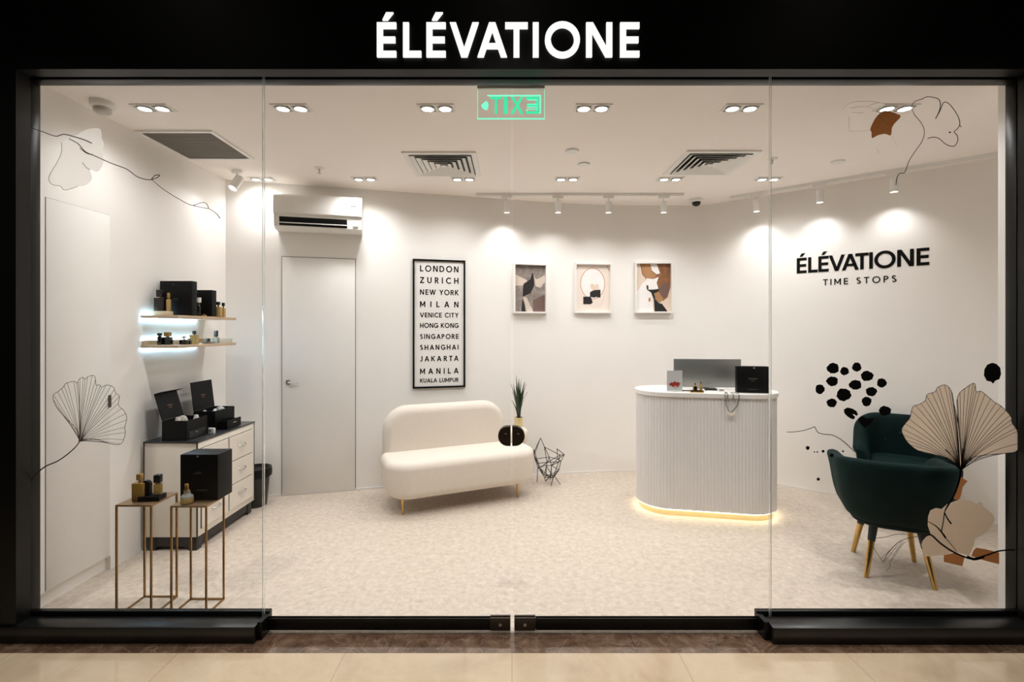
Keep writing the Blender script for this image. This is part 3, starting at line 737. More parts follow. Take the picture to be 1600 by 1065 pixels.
# plant on the sofa's block
q = so.matrix_basis @ Vector((1.225, .345, .5805))
pl = thing('potted_plant', 'green spiky potted plant in a gold pot behind the sofa seat', 'plant', tuple(q))
m = MB(); m.lathe([(.036, 0), (.04, .004), (.043, .09), (.043, .094), (.039, .094), (.038, .08), (.001, .08)], n=28); m.build('pot', BRASS, pl)
m = MB(); m.lathe([(.0375, .078), (.0375, .084), (.001, .086)], n=20); m.build('soil', SOIL, pl)
m = MB(); rnd = random.Random(3)
for k in range(26):
    a = rnd.uniform(0, 2*PI); h = rnd.uniform(.2, .4) if k > 5 else rnd.uniform(.34, .46); sp = rnd.uniform(.02, .11)*(1 if k > 5 else .4); w0 = rnd.uniform(.011, .017)
    dx, dy = math.cos(a), math.sin(a); loops = []
    for i in range(9):
        u = i/8; r = .012+sp*u**1.8; z = .084+h*u*(1-.12*u*sp*8)
        ww = w0*(1-.96*u**2.2)*(.7+.6*min(u*3, 1)*.5); th = .0012
        c = Vector((dx*r, dy*r, z)); s_ = Vector((-dy, dx, 0))*ww; nn = Vector((dx, dy, .15))*th
        loops.append([c-s_, c-nn, c+s_, c+nn*2])
    m.loft(loops)
m.build('foliage', LEAF, pl, smooth=60)

# wire basket
bk = thing('wire_basket', 'black wire geometric magazine basket on the floor beside sofa', 'basket', (.365, 4.93, 0))
m = MB(); rnd = random.Random(11)
rings = [(.055, .05, 6), (.11, .13, 7), (.145, .24, 8), (.155, .33, 7)]
R = []
for r, z, n in rings:
    R.append([Vector(((r+rnd.uniform(-.02, .02))*math.cos(2*PI*(k+rnd.uniform(-.25, .25))/n), (r+rnd.uniform(-.02, .02))*math.sin(2*PI*(k+rnd.uniform(-.25, .25))/n), z+rnd.uniform(-.035, .035))) for k in range(n)])
R[3][2].z = .42; R[3][5].z = .40; R[3][0].z = .28
def wire(a, b, r=.0036): m.cyl(a, b, r, n=6)
for rg in R[:3]:
    for k in range(len(rg)): wire(rg[k], rg[(k+1) % len(rg)])
for k in range(0, 7): 
    if k not in (1, 4): wire(R[3][k], R[3][(k+1) % 7])
for a, b in zip(R, R[1:]):
    for k, pnt in enumerate(b):
        near = sorted(a, key=lambda v: (v-pnt).length)[:2]
        wire(pnt, near[0])
        if k % 2 == 0: wire(pnt, near[1])
for k in range(0, 6, 2): wire(R[0][k], R[0][(k+3) % 6])
feet = [Vector((.02, -.1, 0)), Vector((.12, -.06, 0)), Vector((-.11, .02, 0)), Vector((.03, .1, 0))]
for f_ in feet: wire(f_, min(R[1], key=lambda v: (v-f_).length), .0035)
m.build('wire_frame', mat('black_wire', RGB(50, 46, 42), .45, .6), bk)

# ------------------------------------------------------------------ reception counter
CC = Vector((1.675, 4.245, 0)); CA = math.atan2(-.191, .982); ct = thing('reception_counter', 'white fluted oval reception counter with glowing brass base', 'counter', tuple(CC), CA)
def stad(hl, r, n=24):
    return [(hl-r+r*math.cos(a), r*math.sin(a)) for a in [-PI/2+PI*k/n for k in range(n+1)]]+[(-hl+r+r*math.cos(a), r*math.sin(a)) for a in [PI/2+PI*k/n for k in range(n+1)]]
def along(hl, r):
    """even points round the stadium with normals"""
    st = 2*(hl-r); per = 2*st+2*PI*r; n = int(per/.0265); out = []
    for k in range(n*8):
        s = per*k/(n*8)
        if s < st: p, q = (-hl+r+s, -r), (0, -1)
        elif s < st+PI*r: a = -PI/2+(s-st)/r; p, q = (hl-r+r*math.cos(a), r*math.sin(a)), (math.cos(a), math.sin(a))
        elif s < 2*st+PI*r: p, q = (hl-r-(s-st-PI*r), r), (0, 1)
        else: a = PI/2+(s-2*st-PI*r)/r; p, q = (-hl+r+r*math.cos(a), r*math.sin(a)), (math.cos(a), math.sin(a))
        f = (k % 8)/8; bulge = .006*abs(math.sin(PI*f))**.7-.006
        out.append((p[0]+q[0]*bulge, p[1]+q[1]*bulge))
    return out
fl_ = along(.575, .265)
m = MB(); m.loft([[(x, y, .058) for x, y in fl_], [(x, y, .992) for x, y in fl_]]); m.build('fluted_body', FLUTE, ct, smooth=50)
m = MB(); a = stad(.588, .278); b = stad(.585, .275)
m.loft([[(x, y, .992) for x, y in b], [(x, y, .995) for x, y in a], [(x, y, 1.027) for x, y in a], [(x, y, 1.03) for x, y in b]]); m.build('countertop', WHITE, ct)
a = stad(.55, .24); m = MB(); m.loft([[(x, y, 0) for x, y in a], [(x, y, .05) for x, y in a]]); m.build('kick_plinth', BRASS, ct)
a = stad(.566, .256); b = stad(.556, .246); m = MB()
m.loft([[(x, y, .0575) for x, y in a], [(x, y, .0575) for x, y in b], [(x, y, .052) for x, y in b], [(x, y, .052) for x, y in a]], close=True); m.build('led_strip', LEDW, ct)
TOP = 1.0305
def oncounter(px, y): return ((px-VX)*y/F, y, TOP)
# monitor
x, y, z = oncounter(1104.5, 4.30)
mo = thing('monitor', 'silver desktop monitor seen from behind on the counter', 'monitor', (x, y, z), CA*.55)
m = MB(); m.box(-.286, .286, -.012, .006, .012, .262, .004); m.build('back_shell', SILVER, mo)
m = MB(); m.box(-.28, .28, .0062, .008, .03, .256); m.build('screen', BLACKP, mo)
m = MB(); m.box(-.08, .08, -.0, .14, 0, .006, .002); m.box(-.025, .025, .009, .02, .006, .14); m.build('stand', SILVER, mo)
# black box on counter
x, y, z = oncounter(1174.5, 4.03)
bx = thing('gift_box', 'black lidded gift box standing on the white counter by glass edge', 'box', (x, y, z), CA)
m = MB(); m.box(-.122, .122, -.03, .03, 0, .218, .002); m.build('box_body', BLACKB, bx)
def foil(m, txt, cx, z, w, cap, y): 
    for c, polys in layout(txt, w, cap, .15):
        for q in polys: m.prism([(a+cx-w/2, b+z) for a, b in q], y-.0006, y)
m = MB(); m.box(-.035, .035, -.0308, -.0301, .112, .122); m.box(-.012, .012, -.0308, -.0301, .096, .104); m.box(-.035, .04, -.0308, -.0301, .028, .032); m.build('foil_print', GOLDPRINT, bx)
m = MB(); m.cyl((0.01, -.034, .205), (.01, -.0301, .205), .007, n=14); m.build('snap_button', CHROME, bx)
# acrylic sign holder
x, y, z = oncounter(1054, 4.10)
ah = thing('sign_holder', 'clear sign holder with red flower print at counter left end', 'sign holder', (x, y, z), .1)
m = MB(); m.box(-.07, .07, -.03, .04, 0, .003); m.box(-.07, .07, -.004, -.002, .003, .18); m.build('acrylic_stand', ACRYL, ah)
m = MB(); m.box(-.067, .067, -.0018, .0, .008, .176)
m.build('card', mat('card_grey', RGB(214, 212, 214), .5), ah)
m = MB(); rnd = random.Random(5)
REDF = mat('red_flower', RGB(150, 40, 38), .6, var=.3, scale=60); FGRN = mat('flower_cream', RGB(200, 170, 120), .6)
for k, (cx, cz, r) in enumerate(((-.03, .062, .017), (0, .068, .02), (.028, .064, .018), (-.012, .052, .015), (.018, .05, .015), (.006, .042, .011))):
    m.mi = 1 if k == 5 else 0
    m.prism([(cx+r*(1+.25*math.sin(5*t_))*math.cos(t_), cz+r*.8*(1+.25*math.sin(5*t_))*math.sin(t_)) for t_ in [2*PI*j/20 for j in range(20)]], -.0046-.0002*k, -.0041)
m.mi = 0; m.build('flower_print', [REDF, FGRN], ah, smooth=0)
# gold tray with two small bottles
x, y, z = oncounter(1088.5, 4.045)
tr = thing('gold_tray', 'small gold tray for testers on the counter', 'tray', (x, y, z), CA)
m = MB(); m.box(-.052, .052, -.03, .03, 0, .018, .003); m.build('tray_block', GOLD, tr)
def bottle(name, label, loc, w, d, h, body, cap, capw, caph, rot=0, group=None, neck=.006, round_=False, collar=None):
    t = thing(name, label, 'perfume bottle', loc, rot, group)
    m = MB()
    if round_: m.lathe([(w*.42, 0), (w*.5, .004), (w*.5, h*.72), (w*.44, h*.86), (w*.26, h*.98), (w*.24, h)], n=28)
    else: m.box(-w/2, w/2, -d/2, d/2, 0, h, min(.004, w*.1))
    b = m.build('bottle_body', body, t)
    m = MB(); m.cyl((0, 0, h), (0, 0, h+neck), capw*.32, n=16); m.build('neck', collar or GOLD, t)
    m = MB()
    if round_: m.cyl((0, 0, h+neck), (0, 0, h+neck+caph), capw/2, n=20)
    else: m.box(-capw/2, capw/2, -capw/2, capw/2, h+neck, h+neck+caph, .0015)
    m.build('cap', cap, t)
    return t
GP = 'perfume bottles on display'
pz = TOP+.0183
c_, s_ = math.cos(CA), math.sin(CA)
def ontray(a, b): return (x+a*c_-b*s_, y+a*s_+b*c_, pz)
b1 = bottle('perfume_bottle', 'small gold perfume bottle with black label on counter tray', ontray(-.012, 0), .034, .024, .036, HONEY, GOLD, .012, .016, CA, GP)
m = MB(); m.box(-.012, .012, -.0128, -.0121, .004, .032); m.build('label_plate', INK, b1)
bottle('perfume_bottle', 'slim taller gold perfume bottle on right of counter tray', ontray(.032, 0), .018, .018, .05, HONEY, GOLD, .01, .014, CA, GP)
x, y, z = oncounter(1101, 4.10); m = MB(); m.box(-.028, .028, -.001, .001, 0, .082); m.box(-.028, .028, -.02, .02, 0, .002)
tag(m.build('acrylic_stand', ACRYL, None, (x, y+.02, z)), 'small blank clear acrylic stand behind gold tray', 'sign holder')
x, y, z = oncounter(1126, 4.12); dv = thing('card_reader', 'small white device at the monitor foot on counter', 'device', (x, y, z), CA)
m = MB(); m.box(-.024, .024, -.03, .03, 0, .026, .004); m.build('shell', WHITE, dv)
m = MB(); m.box(-.018, .018, -.0305, -.0301, .008, .018); m.build('slot', GAP, dv)
x, y, z = oncounter(1114, 4.16); m = MB(); m.box(-.06, .06, -.014, .014, 0, .012, .002); tag(m.build('remote_control', BLACKP, None, (x, y+.02, z), CA), 'flat black remote lying before monitor on counter', 'remote')
x, y, z = oncounter(1072, 4.13); m = MB(); m.box(-.035, .035, -.01, .01, 0, .008, .002); tag(m.build('pen', BLACKP, None, (x, y, z), CA), 'short black pen lying beside sign holder on counter', 'pen')
# necklace hanging over the edge
nk = thing('necklace', 'silver chain necklace with white pendant hanging over counter edge', 'necklace', tuple(CC), CA)
def cpt(px, py):  # on the front plane of the counter lip
    y0 = -.284; best = None
    k = (px-VX)/F
    # local front line: CC + u*s + v*y0
    u = Vector((c_, s_)); v = Vector((-s_, c_)); o = CC.xy+v*y0
    s = (k*o.y-o.x)/(u.x-k*u.y); w = o+u*s
    return Vector((s, y0, H-(py-VY)*w.y/F))
SIL = mat('chain_silver', RGB(150, 148, 146), .35, .8)
m = MB()
def chain(pts): m.tube(pts, .004, 6)
e0, e1 = cpt(1133, 621), cpt(1155, 621)
for (a, b, dz) in ((e0, cpt(1141, 646), 0), (e1, cpt(1141, 646), 0)):
    top = Vector((a.x, -.27, 1.0335)); back = Vector((a.x+(.03 if a is e0 else -.02), -.2, 1.0335))
    mid = a.lerp(b, .5); mid.x += (-.012 if a is e0 else .02)
    chain([back, top, Vector((a.x, -.284, 1.022)), a, a.lerp(mid, .6)+Vector((0, 0, 0)), mid, mid.lerp(b, .6), b])
for px in (1137, 1146):
    q = cpt(px, 612); r = .012
    e = cpt(px, 625); chain([Vector((q.x, -.2, 1.0335)), Vector((q.x, -.27, 1.0335)), Vector((e.x, -.284, 1.02)), e+Vector((0, 0, .012))])
    m.tube([e+Vector((r*math.cos(t_), 0, r*math.sin(t_))) for t_ in [2*PI*j/16 for j in range(16)]], .0025, 6, closed=True)
m.build('chain', SIL, nk)
pd = [cpt(*p_) for p_ in ((1135, 642), (1141.5, 644.5), (1149.5, 642), (1148.5, 646), (1142, 650), (1136.5, 646))]
m = MB(); m.prism([(p_.x, p_.z) for p_ in pd], -.2935, -.2885); m.build('pendant', mat('pendant_ivory', RGB(240, 232, 216), .3), nk)

# ------------------------------------------------------------------ green armchairs
def make_chair(label, loc, rot, rise=.05, low=.70):
    t = thing('armchair', label, 'armchair', loc, rot, 'green velvet armchairs')
    # shell: U path from one arm front round the back to the other arm front
    path = []
    hw, dpt, rc = .305, .295, .2
    for k in range(5): path.append((-hw, -.26+(dpt-rc+.26)*k/5, k/5))
    for k in range(7): a = PI-PI/2*k/6; path.append((-hw+rc+rc*math.cos(a), dpt-rc+rc*math.sin(a), 1))
    for k in range(1, 5): path.append((-hw+rc+(2*hw-2*rc)*k/5, dpt, 1))
    for k in range(7): a = PI/2-PI/2*k/6; path.append((hw-rc+rc*math.cos(a), dpt-rc+rc*math.sin(a), 1))
    for k in range(1, 6): path.append((hw, dpt-rc-(dpt-rc+.26)*k/5, 1-k/5))
    loops = []
    n = len(path)
    for i, (x, y, f) in enumerate(path):
        x0, y0, _ = path[max(i-1, 0)]; x1, y1, _ = path[min(i+1, n-1)]
        d = Vector((x1-x0, y1-y0)).normalized(); nx, ny = -d.y, d.x       # outward
        if nx*x+ny*(y+.02) < 0: nx, ny = -nx, -ny
        uu = abs(2*i/(n-1)-1); f = min(1, (1-uu)/.72); e = f*f*(3-2*f); zt = low+rise*e
        def pt(o, z, sh=1.0):
            return ((x+nx*o)*sh, (y+ny*o)*sh, z)
        loops.append([pt(-.01, .345, .80), pt(0, .39, .90), pt(0, .50, .97), pt(.005, .62, 1.0), pt(.012, zt-.03, 1.03), pt(.004, zt-.004, 1.035), pt(-.03, zt+.006, 1.03), pt(-.065, zt-.012, 1.02),
                      pt(-.078, zt-.06, 1.0), pt(-.085, .5, .96), pt(-.08, .36, .84)])
    m = MB(); m.loft(loops); m.build('shell', GREEN, t, smooth=70, subsurf=1)
    m = MB(); m.slab(.44, .50, .15, .13, .05, c=(0, -.045, .36), n=8, m=5); m.build('seat_cushion', GREEN, t, smooth=80)
    m = MB(); m.slab(.46, .46, .06, .16, .025, c=(0, -.0, .325), n=8, m=4); m.build('seat_base', GREEN, t, smooth=80)
    m = MB(); rnd = random.Random(2)
    for cx, cz in ((-.1, .62), (.1, .62), (0, .68), (-.17, .7), (.17, .7)):
        m.lathe([(.001, .006), (.009, .003), (.011, 0)], (0, 0, 0), 10) if False else m.cyl((cx, .214, cz), (cx, .198, cz), .011, .006, 12)
    m.build('tuft_buttons', GREEND, t)
    for sx in (-1, 1):
        for sy in (-1, 1):
            a = Vector((sx*.115, sy*.13, .345)); b = Vector((sx*.17, sy*.195, 0)); c = a.lerp(b, .36)
            m = MB(); m.cyl(c, b, .0195, .013, 16); lg = m.build('leg', GOLD, t)
            m = MB(); m.cyl(a, c, .026, .0205, 16); m.build('leg_socket', GREEND, lg)
    return t
make_chair('green velvet tub armchair with gold legs, turned away behind right window', (2.455, 3.151, 0), math.radians(154.7))
make_chair('green velvet tub armchair facing the window, behind the nearer one', (3.15, 3.93, 0), math.radians(-36), .22, .61)

# ------------------------------------------------------------------ dresser and what is on it
ds = thing('dresser', 'white drawer cabinet with black top against the left wall', 'cabinet', (-2.575, 3.40, 0))
DW, DL, DT = .375, .75, .769
LACQ = mat('mirrored_white', RGB(226, 219, 208), .28, var=.02)
m = MB(); m.box(0, DW, 0, DL, .1, DT-.012, .002); m.build('carcass', LACQ, ds)
m = MB(); m.box(-.0, DW+.006, -.006, DL+.006, DT-.0118, DT, .002); m.build('top', mat('black_top', RGB(46, 46, 50), .25), ds)
m = MB()
for xa, ya_, za_, xb, yb, zb_ in ((DW-.006, -.002, .1, DW+.002, .005, DT-.012), (-.001, -.002, .1, .006, .004, DT-.012), (DW-.003, DL-.006, .1, DW+.002, DL+.001, DT-.012)): m.box(xa, xb, ya_, yb, za_, zb_)
m.build('edge_strip', DARKGAP, ds, smooth=0)
for c0, c1 in ((.04, .355), (.37, .71)):
    for z0, z1 in ((.149, .333), (.339, .516), (.522, .712)):
        m = MB(); m.box(DW+.0002, DW+.003, c0-.004, c1+.004, z0-.003, z1+.003); m.mi = 1; m.box(DW+.003, DW+.012, c0, c1, z0, z1, .002); m.mi = 0
        dr = m.build('drawer', [DARKGAP, LACQ], ds, smooth=0)
        cy, cz = (c0+c1)/2, (z0+z1)/2+.01; m = MB()
        m.tube([(DW+.012, cy-.045, cz), (DW+.028, cy-.04, cz-.006), (DW+.03, cy, cz-.01), (DW+.028, cy+.04, cz-.006), (DW+.012, cy+.045, cz)], .0045, 8); m.build('pull', CHROME, dr)
for fx, fy in ((.015, .015), (DW-.075, .015), (.015, DL-.075), (DW-.075, DL-.075)):
    m = MB(); m.box(fx, fx+.06, fy, fy+.06, 0, .1, .003); m.build('foot', BLACKP, ds)
m = MB(); m.box(.02, DW-.02, .02, DL-.02, .025, .0998); m.build('base_rail', BLACKP, ds)
bz = DT+.0005
def open_box(label, x0, x1, y0, y1, h, lid_len, tilt, flap, drawer):
    t = thing('jewelry_box', label, 'box', (x0, y0, bz), 0, 'open black gift boxes on the cabinet')
    w, l = x1-x0, y1-y0; k = .005
    m = MB(); m.box(0, k, 0, l, 0, h); m.box(w-k, w, 0, l, 0, h); m.box(k, w-k, 0, k, 0, h); m.box(k, w-k, l-k, l, 0, h); m.box(k, w-k, k, l-k, 0, .02); m.box(k, w-k, k, l-k, h-.035, h-.03)
    m.build('box_body', BLACKB, t, smooth=0)
    a = Vector((0, 0, h+.001)); d = Vector((-math.sin(tilt), 0, math.cos(tilt))); e = Vector((math.cos(tilt), 0, math.sin(tilt)))
    m = MB(); p = [(a+d*s+e*o) for s, o in ((0, 0), (lid_len, 0), (lid_len, .006), (0, .006))]
    m.prism([(q.x, q.z) for q in p], 0, l)
    if flap:
        p = [(a+d*s+e*o) for s, o in ((lid_len-.004, .006), (lid_len-.004, .055), (lid_len, .055), (lid_len, .006))]
        m.prism([(q.x, q.z) for q in p], 0, l)
    lid = m.build('lid', BLACKB, t, smooth=0)
    m = MB(); c = a+d*lid_len*.5+e*.0064
    for zz, ww in ((0, .05), (-.016, .022)):
        q0 = c+d*(zz-.004); q1 = c+d*(zz+.004)
        m.loft([[q0+Vector((0, l*.5-ww/2, 0)), q0+Vector((0, l*.5+ww/2, 0)), q1+Vector((0, l*.5+ww/2, 0)), q1+Vector((0, l*.5-ww/2, 0))],
                [q0+e*.0006+Vector((0, l*.5-ww/2, 0)), q0+e*.0006+Vector((0, l*.5+ww/2, 0)), q1+e*.0006+Vector((0, l*.5+ww/2, 0)), q1+e*.0006+Vector((0, l*.5-ww/2, 0))]])
    m.build('foil_print', mat('copper_foil', RGB(120, 78, 52), .5), lid, smooth=0)
    m = MB(); rnd = random.Random(int(y0*100))
    for j in range(7):
        cx, cy = rnd.uniform(.03, w-.03), rnd.uniform(.03, l-.03); r = rnd.uniform(.012, .024)
        m.lathe([(r, 0), (r*1.1, .01), (r*.7, .02+rnd.uniform(0, .02)), (.001, .032)], (cx, cy, h-.03), 7)
    m.build('tissue_paper', mat('tissue', RGB(205, 200, 192), .8), t, smooth=20)
    if drawer:
        m = MB(); m.box(w+.0005, w+.075, .035, .215, .006, .012); m.box(w+.07, w+.076, .03, .22, .002, .07); m.box(w+.0005, w+.07, .035, .04, .012, .062); m.box(w+.0005, w+.07, .21, .215, .012, .062)
        dd = m.build('drawer', BLACKB, t, smooth=0)
        m = MB(); m.box(w+.0764, w+.079, .11, .15, .04, .046); m.build('drawer_pull', CHROME, dd)
    else:
        m = MB(); m.box(w+.0003, w+.002, .02, l-.02, .01, .06); dd = m.build('drawer', BLACKP, t, smooth=0)
        m = MB(); m.cyl((w+.002, l*.42, .045), (w+.008, l*.42, .045), .005, n=12); m.build('drawer_knob', CHROME, dd)
open_box('open black box nearer the window on cabinet, tilted lid with flap', -2.462, -2.284, 3.42, 3.645, .14, .195, .3, True, False)
open_box('open black box at the far end of cabinet, drawer pulled out', -2.47, -2.30, 3.77, 4.03, .15, .22, .12, False, True)
cd = thing('price_card', 'small white card block between the two open black boxes', 'card', (-2.262, 3.665, bz), -.25)
m = MB(); m.box(-.026, .026, -.008, .008, 0, .042, .001); m.build('card_block', WHITE, cd)
m = MB()
for c, polys in layout('PAR', .022, .012, .2):
    for q in polys: m.prism([(a-.021, b+.016) for a, b in q], -.0087, -.0081)
m.build('card_print', LINEM, cd, smooth=0)
# bin
bn = thing('waste_bin', 'black plastic waste bin behind the white cabinet', 'bin', (-2.27, 4.305, 0))
m = MB(); m.lathe([(.09, 0), (.093, .004), (.118, .31), (.128, .315), (.128, .328), (.114, .328), (.112, .31), (.087, .012), (.001, .012)], n=32); m.build('bucket', BLACKP, bn)
m = MB(); m.lathe([(.1135, .3), (.131, .326), (.134, .29), (.13, .26), (.1325, .29), (.129, .333), (.11, .318)], n=32); m.build('bin_liner', BLACKB, bn)

# ------------------------------------------------------------------ shelves with LED glow
def shelf(z0, label, rail):
    t = thing('wall_shelf', label, 'shelf', (-2.6, 3.404, z0), 0, 'oak wall shelves')
    m = MB(); m.box(.0005, .26, 0, .72, 0, .021, .001); m.build('board', WOOD, t)
    if rail:
        m = MB(); m.box(.0005, .012, .01, .72, .0213, .055); m.box(.03, .235, .695, .707, .0213, .055); m.build('upstand', WOOD, t)
    m = MB(); m.box(.002, .006, .0, .60, -.005, -.0005); m.build('led_strip', LEDC, t)
    if not rail:
        m = MB(); m.box(.002, .006, .0, .14, .0213, .026); m.build('led_strip', LEDC, t)
    else:
        m = MB(); m.box(.002, .006, .01, .6, .0553, .059); m.build('led_strip', LEDC, t)
    return t
shelf(1.632, 'upper oak wall shelf holding black boxes, lit from below', False)
shelf(1.421, 'lower oak wall shelf with small bottles, lit from below', True)
ZU, ZL = 1.6535, 1.4425
g = 'black gift boxes on the upper shelf'
def sbox(x0, x1, y0, y1, h, label):
    t = thing('gift_box', label, 'box', (x0, y0, ZU), 0, g)
    m = MB(); m.box(0, x1-x0, 0, y1-y0, 0, h, .002); m.build('box_body', BLACKB, t)
    w = x1-x0; m = MB(); m.box(w*.5-.02, w*.5+.02, -.0007, -.0001, h*.48, h*.5); m.box(w*.5-.02, w*.5+.01, -.0007, -.0001, h*.44, h*.452); m.build('foil_print', GOLDPRINT, t)
    m = MB(); m.cyl((w*.42, -.003, h*.9), (w*.42, -.0001, h*.9), .005, n=12); m.build('snap_button', GOLDPRINT, t)
sbox(-2.585, -2.35, 3.57, 3.63, .255, 'larger black gift box standing on upper oak shelf')
sbox(-2.545, -2.345, 3.80, 3.86, .207, 'smaller black gift box standing on upper oak shelf')
def sp(px, y, z): return ((px-VX)*y/F, y, z)
bottle('perfume_bottle', 'dark square perfume bottle at near end of upper shelf', sp(251.5, 3.49, ZU+.0304), .07, .05, .095, DARKGLASS, BLACKP, .042, .05, 0, GP)
m = MB(); m.box(-.045, .062, -.035, .03, 0, .03, .002); tag(m.build('display_block', mat('pale_gold_block', RGB(205, 190, 160), .35), None, sp(253, 3.49, ZU)), 'pale gold display block under the dark bottle', 'display block')
bottle('perfume_bottle', 'slim honey perfume bottle beside dark bottle on display block', sp(263.5, 3.49, ZU+.0304), .022, .022, .085, HONEY, AMBER, .014, .04, 0, GP)
bottle('perfume_bottle', 'tall black perfume bottle with white dome cap between black boxes', sp(309.5, 3.72, ZU), .038, .03, .1, DARKGLASS, WHITE, .042, .036, 0, GP, round_=True)
bottle('perfume_bottle', 'tiny gold sample bottle before smaller black box', sp(319, 3.77, ZU), .03, .02, .012, HONEY, GOLD, .01, .006, 0, GP)
bottle('perfume_bottle', 'large honey perfume bottle beside smaller black box', sp(341, 3.9, ZU), .05, .03, .08, HONEY, BLACKP, .022, .024, 0, GP, neck=.016)
bottle('perfume_bottle', 'slim honey perfume bottle at far end of upper shelf', sp(349, 4.0, ZU), .028, .025, .075, HONEY, BLACKP, .018, .028, 0, GP, neck=.016)
bottle('perfume_bottle', 'plain black cylinder bottle at near end of lower shelf', sp(249.5, 3.47, ZL), .032, .03, .064, DARKGLASS, BLACKP, .031, .018, 0, GP, round_=True, neck=.002)
bottle('perfume_bottle', 'squat black bottle with amber cap near end of lower shelf', sp(262, 3.50, ZL), .052, .04, .055, DARKGLASS, AMBER, .034, .03, 0, GP)
m = MB(); m.box(-.028, .028, -.03, .03, 0, .036, .002); tag(m.build('wood_block', WOOD, None, sp(276, 3.60, ZL)), 'small oak block on lower shelf amid bottles', 'display block')
bottle('perfume_bottle', 'low black bottle with silver cap mid lower shelf', sp(287.5, 3.56, ZL), .05, .035, .035, DARKGLASS, CHROME, .02, .022, 0, GP)
bottle('perfume_bottle', 'tiny black bottle beside honey bottle on lower shelf', sp(296, 3.60, ZL), .022, .022, .03, DARKGLASS, BLACKP, .016, .008, 0, GP)
bottle('perfume_bottle', 'honey square bottle with tall black cap on lower shelf', sp(303.5, 3.66, ZL), .056, .03, .068, HONEY, BLACKP, .02, .026, 0, GP)
t = thing('glass_dish', 'round glass dish with black stopper on lower shelf', 'dish', sp(325, 3.84, ZL))
m = MB(); m.lathe([(.03, 0), (.048, .006), (.05, .014), (.046, .014), (.028, .006), (.001, .006)], n=28); m.build('dish', CLEARB, t)
m = MB(); m.box(-.012, .012, -.012, .012, .0063, .04, .002); m.build('stopper', BLACKP, t)
bottle('perfume_bottle', 'clear bottle with tall dark cap at far end of lower shelf', sp(337.5, 3.95, ZL), .045, .03, .045, CLEARB, BLACKP, .024, .05, 0, GP)

# ------------------------------------------------------------------ gold nesting tables
def gtable(x0, x1, y0, y1, h, label):
    t = thing('side_table', label, 'side table', (x0, y0, 0), 0, 'slim gold side tables')
    w, d = x1-x0, y1-y0; r = .0085
    m = MB(); m.box(0, w, 0, d, h-.01, h, .001); m.build('tabletop', GOLDTOP, t)
    for a in (0, w-r):
        for b in (0, d-r):
            m = MB(); m.box(a, a+r, b, b+r, 0, h-.0103); m.build('leg', GOLDD, t)
    for a, b, c, e in ((r, w-r, 0, r), (r, w-r, d-r, d), (0, r, r, d-r), (w-r, w, r, d-r)):
        m = MB(); m.box(a, b, c, e, 0, r); m.build('foot_rail', GOLDD, t)
gtable(-2.135, -1.94, 2.617, 2.825, .608, 'slim gold frame side table with square and black bottles, by closet')
gtable(-1.85, -1.653, 2.632, 2.80, .598, 'slim gold frame side table under large black box')
bottle('perfume_bottle', 'amber square perfume bottle on the gold table by closet', (-2.058, 2.69, .6085), .064, .04, .098, AMBER, AMBER, .024, .034, 0, GP, neck=.014)
st = thing('bottle_stand', 'black arched bottle stand on the gold table by closet', 'display stand', (-1.995, 2.70, .6085), .12)
m = MB(); m.box(-.058, .052, -.035, .04, 0, .026, .003); m.build('base', BLACKB, st)
m = MB(); m.prism([(-.03+.022*math.cos(a)*1.0, .086+.022*math.sin(a)) for a in [PI*k/12 for k in range(13)]]+[(-.052, .0263), (-.008, .0263)], -.012, .012); m.build('arch', BLACKB, st)
q = st.matrix_basis @ Vector((.026, .004, .0266))
bottle('perfume_bottle', 'honey perfume bottle with black cube cap on black stand', tuple(q), .04, .024, .06, HONEY, BLACKP, .032, .044, .12, GP)
t = thing('perfume_bottle', 'round clear perfume bottle with gold neck before black box', 'perfume bottle', (-1.785, 2.672, .5985), 0, GP)
m = MB(); m.lathe([(.026, 0), (.031, .003), (.0315, .036), (.027, .044), (.019, .05), (.016, .056), (.016, .07)], n=32); b = m.build('bottle_body', CLEARB, t)
m = MB(); m.lathe([(.0312, .004), (.0318, .006), (.0318, .03), (.0312, .032)], n=32); m.build('perfume_fill', HONEY, b)
m = MB(); m.lathe([(.015, .0702), (.0175, .071), (.0175, .077), (.011, .078), (.010, .092)], n=24); m.build('neck', GOLD, t)
m = MB(); m.lathe([(.0112, .0922), (.0112, .106), (.009, .108)], n=24); m.build('cap', GOLD, t)
bx = thing('gift_box', 'large black cube gift box on the second gold table', 'box', (-1.852, 2.715, .5985))
m = MB(); m.box(0, .21, 0, .14, 0, .255, .002); m.build('box_body', BLACKB, bx)
m = MB(); m.box(.075, .12, -.0007, -.0001, .148, .152); m.box(.09, .115, -.0007, -.0001, .155, .158); m.box(.09, .15, -.0007, -.0001, .055, .059); m.build('foil_print', GOLDPRINT, bx)
m = MB(); m.cyl((.098, -.003, .245), (.098, -.0001, .245), .005, n=12); m.build('snap_button', CHROME, bx)

